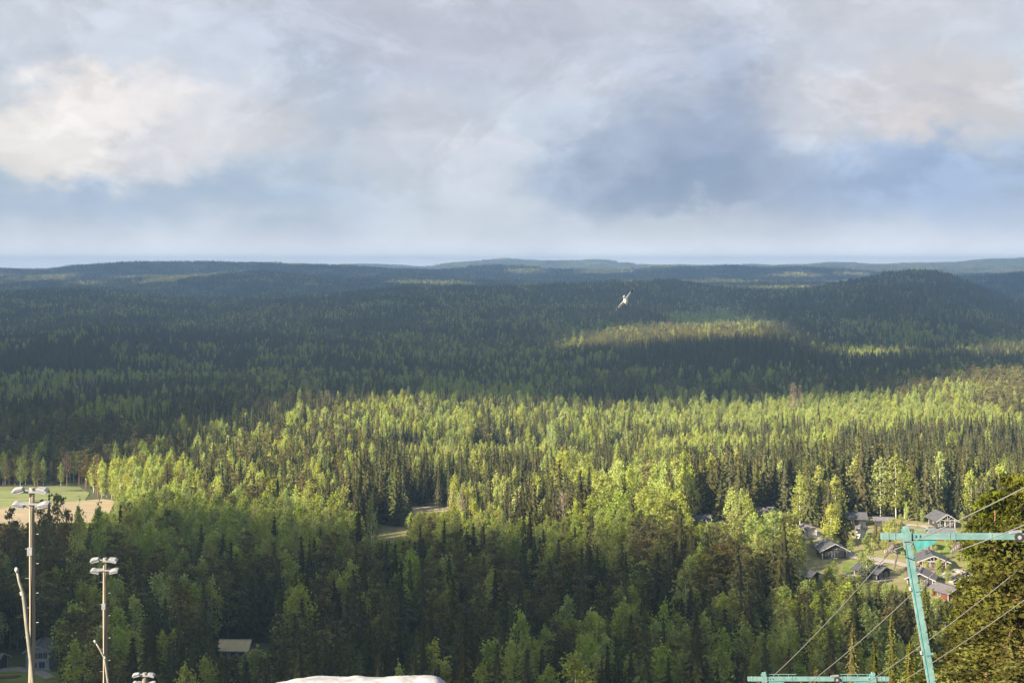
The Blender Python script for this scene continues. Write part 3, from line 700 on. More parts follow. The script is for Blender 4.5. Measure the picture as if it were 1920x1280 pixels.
# photo-direction zones: (X, Y, rx, ry, strength, [spruce, pine, birch, bare], height factor)
ZONES = [
 (440, 995, 290, 62, 1.0, [.04, .04, .92, 0], .95), (250, 885, 100, 48, .95, [.08, .12, .8, 0], .95), (650, 790, 130, 40, .6, [.3, .2, .5, 0], 1.1),
 (930, 775, 330, 40, .7, [.30, .15, .55, 0], .95), (1000, 826, 260, 18, 1., [.08, .04, .88, 0], .42), (500, 890, 150, 50, .7, [.35, .35, .3, 0], 1.0),
 (560, 830, 170, 30, .6, [.3,.45,.25,0], 1.0), (710, 915, 75, 62, 1., [.97, .02, .01, 0], 1.25), (640, 860, 60, 40, .6, [.5,.1,.4,0], 1.0),
 (880, 940, 90, 50, .8, [.45, .1, .4, .05], .8), (1075, 890, 45, 45, 1.0, [.05, 0, .95, 0], 1.1), (1000, 900, 90, 50, .6, [.6, .2, .2, 0], 1.0),
 (1190, 940, 100, 75, .9, [.12, .12, .76, 0], .95), (1420, 835, 190, 30, .85, [.12, .05, .83, 0], .95), (1600, 775, 420, 42, .9, [.10, .04, .86, 0], .7),
 (1180, 780, 130, 30, .6, [.4,.05,.55,0], .95), (1080, 860, 160, 30, .7, [.8,.1,.1,0], .95), (1450, 805, 200, 16, .8, [.8, .1, .1, 0], .9), (1880, 720, 60, 40, .8, [.1, .8, .1, 0], 1.1),
 (1580, 880, 330, 45, .85, [.90, .03, .07, 0], 1.15), (1800, 850, 220, 60, .85, [.88, .07, .05, 0], 1.1), (1350, 900, 90, 45, .6, [.6, .1, .3, 0], 1.0),
 (1400, 960, 130, 35, .7, [.2, .1, .7, 0], .9), (1300, 1060, 160, 55, .85, [.12, .78, .10, 0], .9), (950, 1010, 260, 40, .85, [.08, .1, .82, 0], .9),
 (1600, 940, 120, 40, .5, [.5, 0, .5, 0], .9), (1560, 1000, 60, 30, .9, [.9, 0, .1, 0], .85), (1700, 980, 100, 30, .9, [.2, 0, .8, 0], .55),
 (1330, 1190, 260, 75, .75, [.2, .15, .65, 0], 1.0), (1540, 1140, 140, 60, .85, [.12, .05, .83, 0], .85), (600, 1130, 420, 80, .8, [.50, .27, .23, 0], 1.05),
 (1000, 1110, 180, 60, .8, [.45, .33, .22, 0], 1.0), (60, 1080, 120, 90, .7, [.35, .5, .15, 0], 1.0), (740, 1060, 180, 30, .6, [.2,.5,.3,0], .95), (1100,1230,60,40,.8,[.3,.1,.6,0],.95),
 (100, 735, 110, 26, .7, [.2, .1, .25, .45], .9), (1335, 590, 110, 24, .95, [.08, .02, .9, 0], .6), (1650, 618, 120, 18, .7, [.3, .1, .6, 0], .9),
 (1270, 628, 190, 16, .8, [.15, .65, .18, .02], .9), (1500, 690, 300, 25, .7, [.85, .05, .1, 0], 1.1), (1350, 660, 250, 22, .9, [.96, .02, .02, 0], 1.0), (850, 700, 320, 22, .6, [.3,.15,.5,.05], .9),
 (200, 705, 230, 11, .85, [.15,.1,.7,.05], .85), (560, 655, 120, 9, .8, [.25,.1,.55,.1], .9), (780, 668, 170, 9, .8, [.2,.1,.6,.1], .9), (420, 615, 160, 7, .7, [.3,.1,.5,.1], .9), (300, 640, 260, 8, .8, [.97,.02,.01,0], 1), (700, 690, 200, 9, .8, [.95,.04,.01,0], 1.05), (950, 575, 200, 8, .7, [.3,.1,.6,0], .9), (1500, 575, 120, 10, .9, [.97,.02,.01,0], 1), (1750, 560, 130, 30, .8, [.95,.03,.02,0], 1), (1800, 640, 140, 9, .8, [.2,.1,.7,0], .9),
 (900, 640, 200, 20, .5, [.5,.1,.3,.1], .9), (1620, 658, 70, 12, .8, [.2, .2, .55, .05], .8), (100, 830, 200, 50, .8, [.35,.6,.05,0], 1.05), (70, 880, 110, 26, .8, [.1,.15,.4,.35], .8), (1250,560,150,20,.6,[.9,.05,.05,0],1),
]
def biome(x, y, z):
    X, Y = px(x, y, z+13)
    p = wav(x, y, W_PATCH); p2 = wav(x*.31+900, y*.31, W_PATCH)
    far = np.clip((y-900)/600, 0, 1)
    wb = np.clip(.22+.34*p, .0, .9)*(1-far)+np.clip(.16+.27*p+.08*p2, .01, .8)*far
    wp = np.clip(.14+.22*p2, .0, .8); wz = np.where(far > 0, .025, .010)*np.ones_like(x)
    W = np.stack([np.clip(1-wb-wp-wz, .05, 1), wp, wb, wz], -1)
    hf = np.ones_like(x)
    jx = X+12*wav(x+70, y, W_FINE); jy = Y+5*wav(x, y+70, W_FINE)
    for (cx_, cy_, rx, ry, s, w, hfac) in ZONES:
        q_ = ((jx-cx_)/rx)**2+((jy-cy_)/ry)**2
        m = s*np.clip((1.35-q_)/.7, 0, 1)
        W = W*(1-m[..., None])+np.array(w)*m[..., None]; hf = hf*(1-m)+hfac*m
    return W, hf
# views that stay open: the trees nearer than the thing leave this window free
OPEN = []
for p, r in HOUSES:
    if r: OPEN.append((*r, p.y+6))
def opn(X0, Y0, X1, Y1, yb=None): OPEN.append((X0, Y0, X1, Y1, ray((X0+X1)/2, yb or Y1).y+2))
opn(-60, 914, 160, 980); opn(150, 938, 208, 962); opn(780, 949, 828, 962); opn(700, 990, 762, 1012)
opn(1600, 1042, 1700, 1076); opn(1578, 1058, 1634, 1078); opn(1570, 1044, 1604, 1060); opn(1790, 1050, 1835, 1105); opn(1690, 1020, 1830, 1050); opn(1730, 1070, 1800, 1095); opn(1700, 983, 1760, 995)
opn(-60, 1250, 100, 1290)
NOGROW = [[(ray(*q).x, ray(*q).y) for q in pl] for pl in (
   [(-250, 912), (150, 911), (170, 925), (180, 934), (216, 936), (210, 964), (120, 1010), (30, 1024), (-250, 1045)], [(768, 948), (872, 951), (852, 973), (766, 969)],
   [(696, 988), (770, 988), (765, 1016), (698, 1014)], [(1575, 1056), (1600, 1042), (1700, 1044), (1700,1070),(1640, 1076),(1580,1080)], [(1765,1075),(1800,1068),(1835,1080),(1835,1105),(1790,1095)],
   [(-60, 1240), (100, 1240), (130, 1300), (-60, 1310)])]
def scatter(y0, y1, cell, seed, wedge=.40, pad=18):
    r = np.random.default_rng(seed)
    xm = wedge*y1+pad; nx = int(2*xm/cell); ny_ = int((y1-y0)/cell)
    X_, Y_ = np.meshgrid((np.arange(nx)+.5)*cell-xm, y0+(np.arange(ny_)+.5)*cell, indexing='ij')
    X_ = X_+r.uniform(-.48, .48, X_.shape)*cell; Y_ = Y_+r.uniform(-.48, .48, Y_.shape)*cell
    k = np.abs(X_) < wedge*Y_+pad
    return X_[k], Y_[k], r
tx, ty, r = scatter(288, 570, 5.6, 11)
tx2, ty2, r2 = scatter(570, 1900, 4.9, 12)
tx = np.concatenate([tx, tx2]); ty = np.concatenate([ty, ty2])
tz = hgt(tx, ty)
W, hf = biome(tx, ty, tz)
Wn = W**np.where(ty > 520, 1.6, 1.15)[:, None]; Wn = Wn/Wn.sum(-1, keepdims=True); cw = np.cumsum(Wn, -1); rr = r.random(len(tx))
tk = (rr[:, None] > cw).sum(-1).clip(0, 3)
hgtk = np.array([22, 20, 20, 17.])[tk]
sc = hf*np.clip(r.normal(.95, .15, len(tx)), .5, 1.3)*np.where(r.random(len(tx)) < .14, .6, 1)*np.where(tk == BI, .95, 1)
far_ = 1-.16*np.clip((ty-540)/100, 0, 1); sc = sc*far_
sc = np.where(tk == SP, sc*r.uniform(.85, 1.1, len(tx)), sc)
wsc = sc**.7*r.uniform(.85, 1.3, len(tx))*1.12*far_
top = tz+hgtk*sc
Xp, Yt = px(tx, ty, top); _, Yb = px(tx, ty, tz); hw = 3.0*wsc/ty*F
ok = np.ones(len(tx), bool)
for (X0, Y0, X1, Y1, D) in OPEN:
    hit = (ty < D) & (Xp+hw > X0) & (Xp-hw < X1) & (Yt < Y1-2) & (Yb > Y0)
    snew = (Yb-(Y1-2+4*r.random(len(tx))**2))/F*ty/hgtk           # let a shorter tree stand there
    can = hit & (snew > .13)
    ratio = np.where(can, snew/sc, 1); sc = sc*ratio; wsc = wsc*np.where(can, ratio**.75, 1)
    top = tz+hgtk*sc; Yt = 500+(CZ-top)/ty*F; hw = 3.0*wsc/ty*F
    ok &= ~(hit & ~can)
for pl in NOGROW: ok &= ~inpoly(tx, ty, pl)
for p, r_ in HOUSES:
    ok &= ~((np.abs(tx-p.x) < 10) & (ty > p.y-6) & (ty < p.y+16))
# bushes and gaps thinned in the young clearing strip
ok &= ~((ty < 300) & (np.abs(Xp-70) < 160))
for cx0, cy0 in ((ray(732, 1002).x, ray(732, 1002).y), (ray(804, 956).x, ray(804, 956).y)):
    along = (tx-cx0)*S[0]+(ty-cy0)*S[1]; side = np.abs((tx-cx0)*S[1]-(ty-cy0)*S[0]); ok &= ~((along > -4) & (along < 30) & (side < 7) & (r.random(len(tx)) < .8))
tx, ty, tz, tk, sc, wsc, top, Xp, Yt, Yb, hw = [a[ok] for a in (tx, ty, tz, tk, sc, wsc, top, Xp, Yt, Yb, hw)]
trot = r.uniform(0, 6.28, len(tx)); tvar = r.integers(0, 60, len(tx))
# visibility: walk front to back, keep a skyline per photo column
order = np.argsort(ty); buf = np.full(1920, 1280.0); vis = np.zeros(len(tx))
for i in order:
    if ty[i] > 900: break
    a = int(max(0, Xp[i]-hw[i]*.6)); b_ = int(min(1919, Xp[i]+hw[i]*.6))
    if a > 1919 or b_ < 0 or a >= b_: continue
    seg = buf[a:b_+1]; vis[i] = max(0.0, float(seg.mean()-Yt[i]))
    np.minimum(seg, Yt[i]+hw[i]*1.5, out=seg)
single = np.zeros(len(tx), bool)
for k in range(4):
    c = np.nonzero((tk == k) & (vis > 14) & (Xp > 3) & (Xp < 1917))[0]
    c = c[np.argsort(ty[c])][:300 if k < 3 else 60]
    single[c] = True

# labels by landmark
COLS = [(120, 'by the tallest light pole'), (290, 'by the middle light pole'), (425, 'left of the ochre-roofed house'), (520, 'around the ochre-roofed house'), (690, 'above the snow heap\'s left half'),
        (850, 'above the snow heap\'s right half'), (1010, 'just right of the snow heap'), (1180, 'between snow heap and lower beam'), (1400, 'left of the lower lift beam'),
        (1530, 'over the lower beam\'s left half'), (1680, 'over the lower beam\'s right half'), (1950, 'behind the tall lift mast')]
ORD = ['first', 'second', 'third', 'fourth', 'fifth', 'sixth', 'seventh', 'eighth', 'ninth', 'tenth', 'eleventh', 'twelfth', 'thirteenth', 'fourteenth', 'fifteenth', 'sixteenth', 'seventeenth', 'eighteenth', 'nineteenth', 'twentieth']
LOOK = {0: ('dark spruce', 'small spruce'), 1: ('olive pine', 'low pine'), 2: ('green birch', 'slim birch'), 3: ('bare brownish tree', 'small leafless tree')}
CAT = ['spruce', 'pine', 'birch', 'bare tree']
GRP = ['spruces of the valley forest', 'pines of the valley forest', 'birches of the valley forest', 'leafless trees of the valley forest']
def tree_cell(k, X, Y, s, y):
    pos = next(t for lim, t in COLS if X < lim)
    row = 'at the bottom edge' if Y > 1215 else 'low in the shade' if Y > 1150 else 'in lower shade' if Y > 1090 else 'in middle shade' if Y > 1040 else 'in upper shade' if Y > 990 else 'at the sunlight border' if Y > 940 else 'in the sunlit belt'
    return LOOK[k][0 if s > .8 else 1], row+', '+pos
def tree_labels(ids):
    cells = {}
    for i in ids:
        cells.setdefault(tree_cell(int(tk[i]), Xp[i], Yt[i], sc[i], ty[i]), []).append(int(i))
    out = {}
    for (look, where), m in cells.items():
        m.sort(key=lambda i: Xp[i]); n = len(m)
        if n == 1: out[m[0]] = f'{look} {where}'
        elif n == 2: out[m[0]] = f'left of two: {look} {where}'; out[m[1]] = f'right of two: {look} {where}'
        elif n == 3:
            for q, i in zip(('left', 'middle', 'right'), m): out[i] = f'{q} of three: {look} {where}'
        else:
            out[m[0]] = f'leftmost {look} {where}'; out[m[-1]] = f'rightmost {look} {where}'
            rest = m[1:-1]; hi_ = min(rest, key=lambda i: Yt[i]); out[hi_] = f'topmost {look} {where}'; rest.remove(hi_)
            if rest: lo_ = min(rest, key=lambda i: ty[i]); out[lo_] = f'nearest {look} {where}'; rest.remove(lo_)
            if len(rest) == 1: out[rest[0]] = f'middle {look} {where}'
            elif len(rest) == 2:
                out[rest[0]] = f'inner left {look} {where}'; out[rest[1]] = f'inner right {look} {where}'
            else:
                for qx, part in enumerate(('left', 'middle', 'right')):
                    g3 = rest[len(rest)*qx//3:len(rest)*(qx+1)//3]
                    g3.sort(key=lambda i: Yt[i])
                    for j, i in enumerate(g3):
                        w_ = {1: '', 2: ('upper ', 'lower ')}.get(len(g3)) if len(g3) < 3 else tuple(o_+'-highest ' for o_ in ORD)
                        out[i] = f'{w_[j] if w_ else ""}{look} in {part} part {where}'
    return out
BUSH = []
def put_tree(kind, var, loc, rot, s, ws, label, cat, group, name=None):
    cme, tme, _ = KIND[kind][var % len(KIND[kind])]
    o = thing(name or kind.split('_')[0]+'_tree', label, cat, loc, rot, group); o.scale = (ws, ws, s)
    link('crown', cme, o); link('trunk', tme, o)
    return o
LAB = tree_labels(np.nonzero(single)[0])
for i in np.nonzero(single)[0]:
    k = int(tk[i])
    put_tree(KN[k], int(tvar[i]), (float(tx[i]), float(ty[i]), float(tz[i])), float(trot[i]), float(sc[i]), float(wsc[i]),
             LAB[int(i)], CAT[k], GRP[k])

# the rest of each kind: instanced wood
def gn_tree(proto_objs, name):
    c = bpy.data.collections.new(name+'_kinds')
    for o in proto_objs: c.objects.link(o)
    g = bpy.data.node_groups.new(name+'_scatter', 'GeometryNodeTree')
    g.interface.new_socket('Geometry', in_out='INPUT', socket_type='NodeSocketGeometry'); g.interface.new_socket('Geometry', in_out='OUTPUT', socket_type='NodeSocketGeometry')
    gi = g.nodes.new('NodeGroupInput'); go = g.nodes.new('NodeGroupOutput'); ip = g.nodes.new('GeometryNodeInstanceOnPoints')
    ci_ = g.nodes.new('GeometryNodeCollectionInfo'); ci_.inputs['Collection'].default_value = c
    ci_.inputs['Separate Children'].default_value = True; ci_.inputs['Reset Children'].default_value = True
    def na_(nm, tp):
        n = g.nodes.new('GeometryNodeInputNamedAttribute'); n.data_type = tp; n.inputs['Name'].default_value = nm; return n.outputs[0]
    g.links.new(gi.outputs[0], ip.inputs['Points']); g.links.new(ci_.outputs[0], ip.inputs['Instance'])
    ip.inputs['Pick Instance'].default_value = True
    g.links.new(na_('pick', 'INT'), ip.inputs['Instance Index'])
    g.links.new(na_('turn', 'FLOAT_VECTOR'), ip.inputs['Rotation']); g.links.new(na_('size', 'FLOAT_VECTOR'), ip.inputs['Scale'])
    g.links.new(ip.outputs[0], go.inputs[0])
    return g
def wood(name, meshes, pos, pick, rot, size, label):
    protos = []
    for i, m in enumerate(meshes):
        protos.append(bpy.data.objects.new(f'{name}_{i:02d}', m))
    me = bpy.data.meshes.new(name); n = len(pos)
    me.vertices.add(n); me.vertices.foreach_set('co', np.asarray(pos, np.float32).ravel())
    a = me.attributes.new('pick', 'INT', 'POINT'); a.data.foreach_set('value', np.asarray(pick, np.int32))
    tv = np.zeros((n, 3), np.float32); tv[:, 2] = rot
    a = me.attributes.new('turn', 'FLOAT_VECTOR', 'POINT'); a.data.foreach_set('vector', tv.ravel())
    a = me.attributes.new('size', 'FLOAT_VECTOR', 'POINT'); a.data.foreach_set('vector', np.asarray(size, np.float32).ravel())
    o = link(name, me); o.modifiers.new('scatter', 'NODES').node_group = gn_tree(protos, name)
    return tag(o, label, 'forest', kind='stuff')
WOODN = [('spruce_forest', 'dark spruces filling the valley forest beyond the nearest trees'), ('pine_forest', 'olive pines mixed into the valley forest beyond the nearest trees'),
         ('birch_forest', 'light green birches through the valley forest beyond the nearest trees'), ('leafless_trees', 'leafless brownish trees scattered through the farther forest')]
for k in range(4):
    m = (tk == k) & ~single; n = int(m.sum()); vs = KIND[KN[k]]
    wood(WOODN[k][0], [v[2] for v in vs], np.stack([tx[m], ty[m], tz[m]], -1), tvar[m] % len(vs), trot[m], np.stack([wsc[m], wsc[m], sc[m]], -1), WOODN[k][1])
print('trees', len(tx), [int(((tk == k) & single).sum()) for k in range(4)])

# far stands: patches of many small trees
def mini(kind, r, det):
    if kind == SP:
        H_ = r.uniform(15, 25); R_ = H_*.125; ls = 6 if det else 3; v = []; f = []
        for i in range(ls):
            t = i/ls; z = H_*(.12+.88*t); rr_ = R_*(1-t)**.8*r.uniform(.8, 1.2); n = 5 if det else 3; a0 = r.uniform(0, 6)
            o = len(v); zt = min(H_, z+H_*(.34 if det else .5))
            for j in range(n): v.append((rr_*math.cos(a0+6.283*j/n)*r.uniform(.8, 1.2), rr_*math.sin(a0+6.283*j/n), z-r.uniform(0, .9)))
            v.append((0, 0, zt))
            for j in range(n): f.append((o+j, o+(j+1) % n, o+n))
        return np.array(v), np.array(f)
    H_ = r.uniform(13, 22); R_ = H_*(.14 if kind == BI else .15); z0 = .15 if kind != PI_ else .4; n = 34 if det else 12
    t = r.random(n); pr = np.sin(np.pi*np.clip(t*.85+.1, 0, 1))**.7*R_*np.sqrt(r.uniform(.1, 1, n)); a = r.uniform(0, 6.28, n)
    c = np.stack([pr*np.cos(a), pr*np.sin(a), H_*(z0+(1-z0)*t)], -1)
    v = tri_cloud(c, np.full(n, 1.1 if det else 1.9), .9, r)
    return v, np.arange(len(v)).reshape(-1, 3)
def patch(seed, size, n, mix, det):
    r = np.random.default_rng(seed); parts = []
    g = int(math.ceil(math.sqrt(n)))
    for i in range(g):
        for j in range(g):
            k = int(r.choice(4, p=mix)); v, f = mini(k, r, det)
            s = r.uniform(.75, 1.15)
            v = v*s+np.array([((i+r.uniform(.1, .9))/g-.5)*size, ((j+r.uniform(.1, .9))/g-.5)*size, -1.5])
            parts.append((v, f, k, r.random()))
    v, f, i, t = join(parts)
    return mesh_np('stand', v, f, [MT['spruce'], MT['pine'], MT['birch'], MT['bare']], fm=i, tint=t)
MIX = [[.93, .04, .03, 0], [.78, .12, .09, .01], [.55, .2, .22, .03], [.3, .1, .58, .02], [.05, .05, .90, 0], [.25, .62, .11, .02]]
for (nm, y0, y1, cell, n, det, lab) in (('hillside_forest', 1900, 4700, 25, 30, True, 'mixed forest covering the middle hills'), ('distant_forest', 4700, 12000, 70, 140, False, 'blue hazy forest covering the distant ridges')):
    x_, y_, r = scatter(y0, y1, cell, 23 if det else 29, pad=40)
    z_ = hgt(x_, y_)
    W, hf = biome(x_, y_, z_); W = W/W.sum(-1, keepdims=True)
    MX = np.array(MIX); dist = ((W[:, None, :]-MX[None])**2).sum(-1)+r.uniform(0, .05, (len(x_), len(MIX))); best = dist.argmin(-1)
    nv = 4; meshes = [patch(200+10*i+j+(0 if det else 500), cell*1.12, n, MIX[i], det) for i in range(len(MIX)) for j in range(nv)]
    pick = best*nv+r.integers(0, nv, len(x_)); rot = r.integers(0, 4, len(x_))*math.pi/2
    s = hf*r.uniform(.88, 1.12, len(x_))
    wood(nm, meshes, np.stack([x_, y_, z_], -1), pick, rot, np.stack([np.ones_like(s), np.ones_like(s), s], -1), lab)
    print(nm, len(x_))

# ------------------------------------------------------------------ trees placed one by one
def at_top(kind, Xt, Yt_, d, ws=1.0, label='', cat=None, group=None, var=0, rot=0.0, gz=None):
    """a tree whose tip is seen in that direction at distance d, standing on the ground"""
    p = P(Xt, Yt_, d); g_ = H1(p.x, p.y) if gz is None else gz; Hk = {'spruce': 22, 'spruce_near': 22, 'pine': 20, 'pine_near': 20, 'birch': 20, 'bare': 17}[kind]
    s = max(.2, (p.z-g_)/Hk)
    return put_tree(kind, var, (p.x, p.y, g_), rot, s, ws, label, cat or kind.split('_')[0], group)
rt = random.Random(5)
# near slope at right: pines and spruces in full evening sun
NEAR = [
 ('pine_near', 1905, 868, 118, 1.25, 'tall sunlit pine reaching highest at the right edge'),
 ('pine_near', 1862, 905, 112, 1.15, 'sunlit pine left of the highest one at the right edge'),
 ('spruce_near', 1838, 965, 105, 1.05, 'sunlit spruce just above the long lift beam near the right edge'),
 ('pine_near', 1900, 960, 92, 1.2, 'dense sunlit pine behind the pulley wheel of the upper lift beam'),
 ('pine_near', 1862, 1040, 98, 1.2, 'yellow-green pine under the long lift beam near the right edge'),
 ('pine_near', 1912, 1045, 84, 1.1, 'pine with tangled brown twigs at the right edge below the beam'),
 ('spruce_near', 1835, 1135, 104, 1.1, 'dark-centred spruce right of the tall lift mast below the cabins'),
 ('spruce_near', 1795, 1085, 190, 1.05, 'narrow spruce standing in front of the lowest mauve-roofed cabin'),
 ('spruce_near', 1735, 1095, 165, 1.15, 'pointed spruce directly behind the tall lift mast'),
 ('spruce_near', 1788, 1185, 112, 1.15, 'sunlit spruce right of the mast, in the lower right thicket'),
 ('pine_near', 1850, 1180, 88, 1.1, 'rust-tinted pine low in the right thicket'),
 ('spruce_near', 1895, 1165, 76, 1.0, 'spruce at the right edge in the bottom thicket'),
 ('spruce_near', 1672, 1150, 160, 1.0, 'olive spruce just left of the lower part of the tall lift mast'),
 ('spruce_near', 1640, 1196, 140, 1.0, 'spruce above the right end of the lower lift beam'),
 ('spruce_near', 1598, 1170, 168, .95, 'thin brown-topped spruce above the middle of the lower lift beam'),
 ('spruce_near', 1530, 1245, 150, .8, 'small spruce tip behind the lower lift beam'),
 ('spruce_near', 1705, 1205, 125, 1.05, 'spruce crossed by the lift cables left of the tall mast'),
 ('spruce_near', 1812, 1235, 90, 1.0, 'low spruce in the bottom thicket right of the mast'),
 ('pine_near', 1765, 1245, 98, 1.05, 'bushy pine at the foot of the tall lift mast'),
 ('spruce_near', 1725, 1262, 104, .9, 'spruce tip beside the foot of the tall lift mast'),
 ('spruce_near', 1868, 1262, 76, .95, 'lowest spruce tip at the bottom right corner'),
 ('spruce_near', 1675, 1262, 110, .9, 'spruce tip peeping over the right end of the lower lift beam'),
 ('pine_near', 1915, 1240, 70, .9, 'pine bough filling the bottom right corner'),
]
for i, (k, X_, Y_, d, ws, lab) in enumerate(NEAR):
    at_top(k, X_, Y_, d, ws, lab, var=i, rot=i*1.7, group='sunlit conifers on the near slope' if k != 'bare' else None)
# pines against the field at left, and odd trees
for i, (k, X_, Y_, d, ws, lab) in enumerate([
 ('pine', 22, 948, 455, 1.0, 'pine against the pale ploughed field, left of the tallest light pole'),
 ('pine', 78, 935, 450, 1.0, 'pine against the ploughed field, just right of the tallest light pole'),
 ('spruce', 92, 915, 500, .8, 'dark spruce on the border of the green field'),
 ('pine', 108, 922, 445, 1.15, 'tallest dark pine at the right end of the ploughed field'),
 ('pine', 128, 950, 440, 1.0, 'broad dark pine right of the tallest one by the ploughed field'),
 ('birch', 148, 955, 430, 1.0, 'green birch beside the dark pines below the ploughed field'),
 ('birch', 185, 948, 440, 1.1, 'broad dark green birch at the right tip of the ploughed field'),
 ('birch', 697, 930, 470, .8, 'slim birch alone in front of the brown clearing'),
 ('spruce', 788, 978, 480, .9, 'small spruce in front of the clearing'),
 ('spruce', 833, 972, 480, 1.0, 'dark pointed spruce at the right side of the clearing'),
 ('birch', 1625, 1002, 415, .75, 'single white-stemmed birch behind the cabin left of the mast'),
 ('birch', 1618, 1035, 425, .6, 'little birch in front of the cabin with the red end wall'),
 ('birch', 1810, 1022, 440, 1.1, 'round light green bush-like birch right of the red veranda cabin'),
 ('birch', 1830, 1035, 436, 1.0, 'round light green birch closest to the near pines by the cabins'),
 ('bare', 1487, 716, 1010, 1.6, 'pinkish leafless tree standing up at the far border of the sunlit belt'),
 ('bare', 1500, 722, 1015, 1.3, 'right-hand neighbour of the pinkish leafless tree beyond the sunlit belt'),
 ('bare', 1240, 628, 1500, 1.5, 'pale leafless tree on the small sunlit crest'),
 ('bare', 1652, 645, 1550, 1.4, 'pale leafless tree on the right-hand sunlit strip'),
 ('birch', 562, 730, 1000, 1.1, 'tall birch at the upper left corner of the sunlit belt'),
 ('pine', 536, 740, 990, 1.1, 'tall pine at the upper left corner of the sunlit belt'),
 ('birch', 737, 742, 960, .9, 'tall birch with long white bare trunk in the sunlit belt'),
 ('birch', 762, 743, 955, 1.0, 'left one of two birches with bright white trunks in the sunlit belt'),
 ('birch', 770, 744, 957, 1.0, 'right one of two birches with bright white trunks in the sunlit belt'),
 ('birch', 480, 1220, 330, 1.55, 'pale round-crowned tree in blossom below the ochre roof'),
 ('birch', 392, 1228, 330, 1.0, 'pale whitish-green tree left of the ochre-roofed house'),
 ('birch', 248, 1246, 325, 1.2, 'round green bush-like tree left of the lowest floodlight'),
 ('bare', 388, 1022, 430, 1.4, 'rust-brown crown among the green birches'),
 ('bare', 865, 925, 560, 1.4, 'pale leafless tree at the edge of the clearing'),
]):
    at_top(k, X_, Y_, d, ws, lab, var=i, rot=i*2.1, cat=('bare tree' if k == 'bare' else None))
# young birches and bushes between the cabins
rb = random.Random(21); nb2 = 0; WIN = [o for o in OPEN if o[0] > 1300]
while nb2 < 110:
    X_ = rb.uniform(1520, 1838); Y_ = rb.uniform(968, 1128); p = ray(X_, Y_); h_ = rb.choice((1.5, 2.5, 3.5, 5, 7, 9)); yt = Y_-h_/p.y*F; w_ = h_*.22/p.y*F
    if any(X_+w_ > a+3 and X_-w_ < c_-3 and yt < d-8 and Y_ > b_+2 and p.y < D for (a, b_, c_, d, D) in WIN if (c_-a) < 75): continue
    if any(abs(p.x-q.x) < 5.5 and -2 < p.y-q.y < 10 for q, _ in HOUSES): continue
    if any(inpoly(np.array([p.x]), np.array([p.y]), pl)[0] for pl in NOGROW): continue
    near_ = 'left of the dark log cabin with white gable' if X_ < 1540 else 'near the dark log cabin with white gable' if X_ < 1610 else 'around the cabin left of the tall mast' if X_ < 1690 else 'around the red veranda cabin' if X_ < 1790 else 'beside the stony yard at the near pines'
    put_tree('birch', nb2, (p.x, p.y, p.z-.05), rb.uniform(0, 6), h_/20, h_/20*rb.uniform(1.0, 1.9), ('low green bush ' if h_ < 4 else 'small young birch ')+near_, 'bush' if h_ < 4 else 'birch', 'bushes and young birches between the cabins', name='bush' if h_ < 4 else 'birch_tree')
    BUSH.append((X_, col.objects[-1] if False else bpy.context.scene.collection.objects[-3])); nb2 += 1
byl = {}
for X_, o in BUSH: byl.setdefault(o['label'], []).append((X_, o))
for lb, m in byl.items():
    m.sort(key=lambda q: q[0])
    if len(m) > 1:
        for (X_, o), w_ in zip(m, ORD): o['label'] = f'{w_} from the left: {lb}'
# white-stemmed birch clump of the sunlit belt
for i, (X_, Y_) in enumerate(((1050, 852), (1060, 845), (1070, 842), (1080, 846), (1088, 852))):
    at_top('birch', X_, Y_, 640, .95, ['first','second','middle','fourth','last'][i]+' birch from the left in the clump of bright white stems amid the sunlit belt', group='clump of white-stemmed birches', var=2+3*(i % 2), rot=i*1.3)

